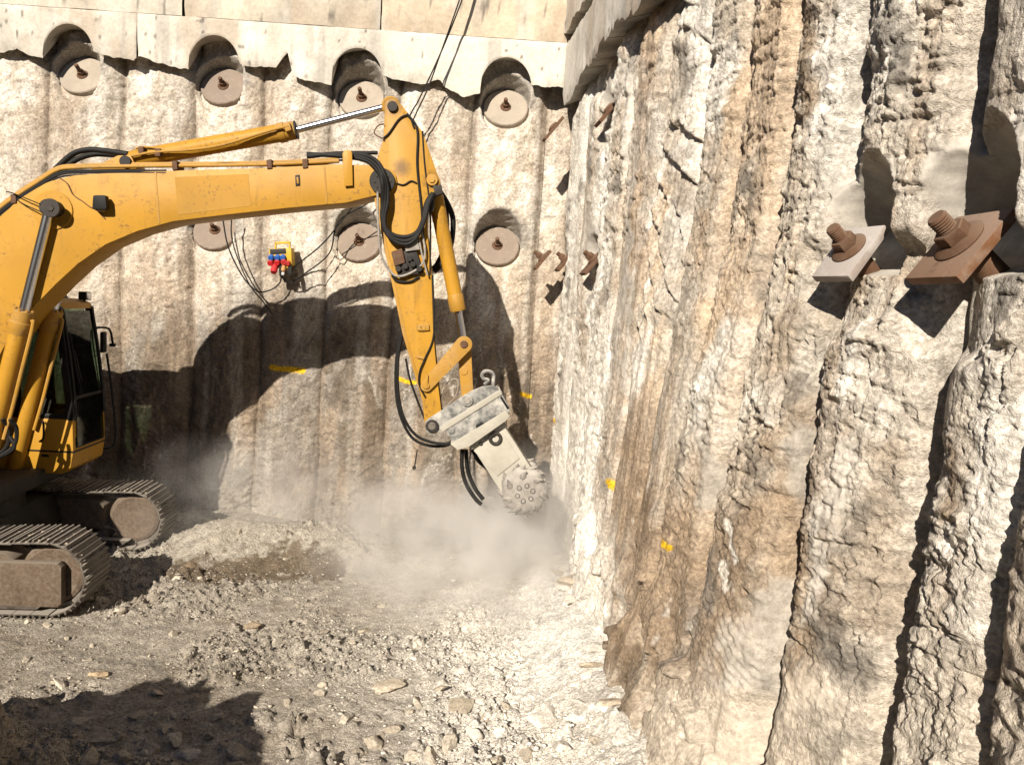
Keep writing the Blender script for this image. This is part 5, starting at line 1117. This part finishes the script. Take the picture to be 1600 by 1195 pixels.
cable([(347, 335), (355, 380), (368, 412), (385, 440), (405, 456), (425, 452), (437, 442), (440, 430)], 10.78, 0.010, 'black cable looping from under the boom to the bottom of the power box')
cable([(362, 335), (362, 370), (372, 405), (390, 445), (410, 470), (425, 490)], 10.79, 0.009, 'thin black cable hanging left of the looping one into the shadow')

# ------------------------------------------------------------------ drifting rock dust
def dust(name, c, h, dens, sc, label, seed):
    V = [(c[0]+sx*h[0], c[1]+sy*h[1], c[2]+sz*h[2]) for sz in (-1, 1) for sy in (-1, 1) for sx in (-1, 1)]
    o = raw(name, V, [(0, 2, 3, 1), (4, 5, 7, 6), (0, 1, 5, 4), (2, 6, 7, 3), (0, 4, 6, 2), (1, 3, 7, 5)], None, None)
    m = bpy.data.materials.new(name); m.use_nodes = True; n = m.node_tree.nodes; l = m.node_tree.links; n.remove(n['Principled BSDF'])
    pv = n.new('ShaderNodeVolumePrincipled'); pv.inputs['Color'].default_value = (0.98, 0.965, 0.94, 1); pv.inputs['Anisotropy'].default_value = 0.2
    tc = n.new('ShaderNodeTexCoord'); mp_ = n.new('ShaderNodeMapping'); l.new(tc.outputs['Object'], mp_.inputs[0])
    mp_.inputs['Location'].default_value = tuple(-c[i]/h[i] for i in range(3)); mp_.inputs['Scale'].default_value = tuple(1/h[i] for i in range(3))
    gr = n.new('ShaderNodeTexGradient'); gr.gradient_type = 'SPHERICAL'; l.new(mp_.outputs[0], gr.inputs[0])
    gp = n.new('ShaderNodeNewGeometry'); ns = nnoise(n, l, sc, 4, 0.55, gp.outputs['Position']); ns.inputs['Distortion'].default_value = 0.6
    rp = ramp(n, l, ns.outputs[0], 0.41, 0.62); m1 = n.new('ShaderNodeMath'); m1.operation = 'MULTIPLY'; l.new(gr.outputs[0], m1.inputs[0]); l.new(rp.outputs[0], m1.inputs[1])
    m2 = n.new('ShaderNodeMath'); m2.operation = 'MULTIPLY'; l.new(m1.outputs[0], m2.inputs[0]); m2.inputs[1].default_value = dens; l.new(m2.outputs[0], pv.inputs['Density'])
    l.new(pv.outputs[0], n['Material Output'].inputs['Volume']); o.data.materials.append(m)
    return tag(o, label, 'dust', None, 'stuff')
dust('dust_cloud', (-0.3, 9.15, 0.1), (2.2, 2.2, 1.25), 3.8, 2.3, 'cloud of pale rock dust rising under the cutter drum', 1)
dust('dust_haze', (-2.7, 9.7, 0.5), (2.8, 1.25, 1.1), 0.9, 1.6, 'thin haze of dust drifting along the foot of the back wall', 2)
dust('dust_veil', (0.3, 8.5, 0.5), (0.8, 2.2, 1.3), 1.8, 2.4, 'faint veil of dust hanging along the foot of the right wall', 3)
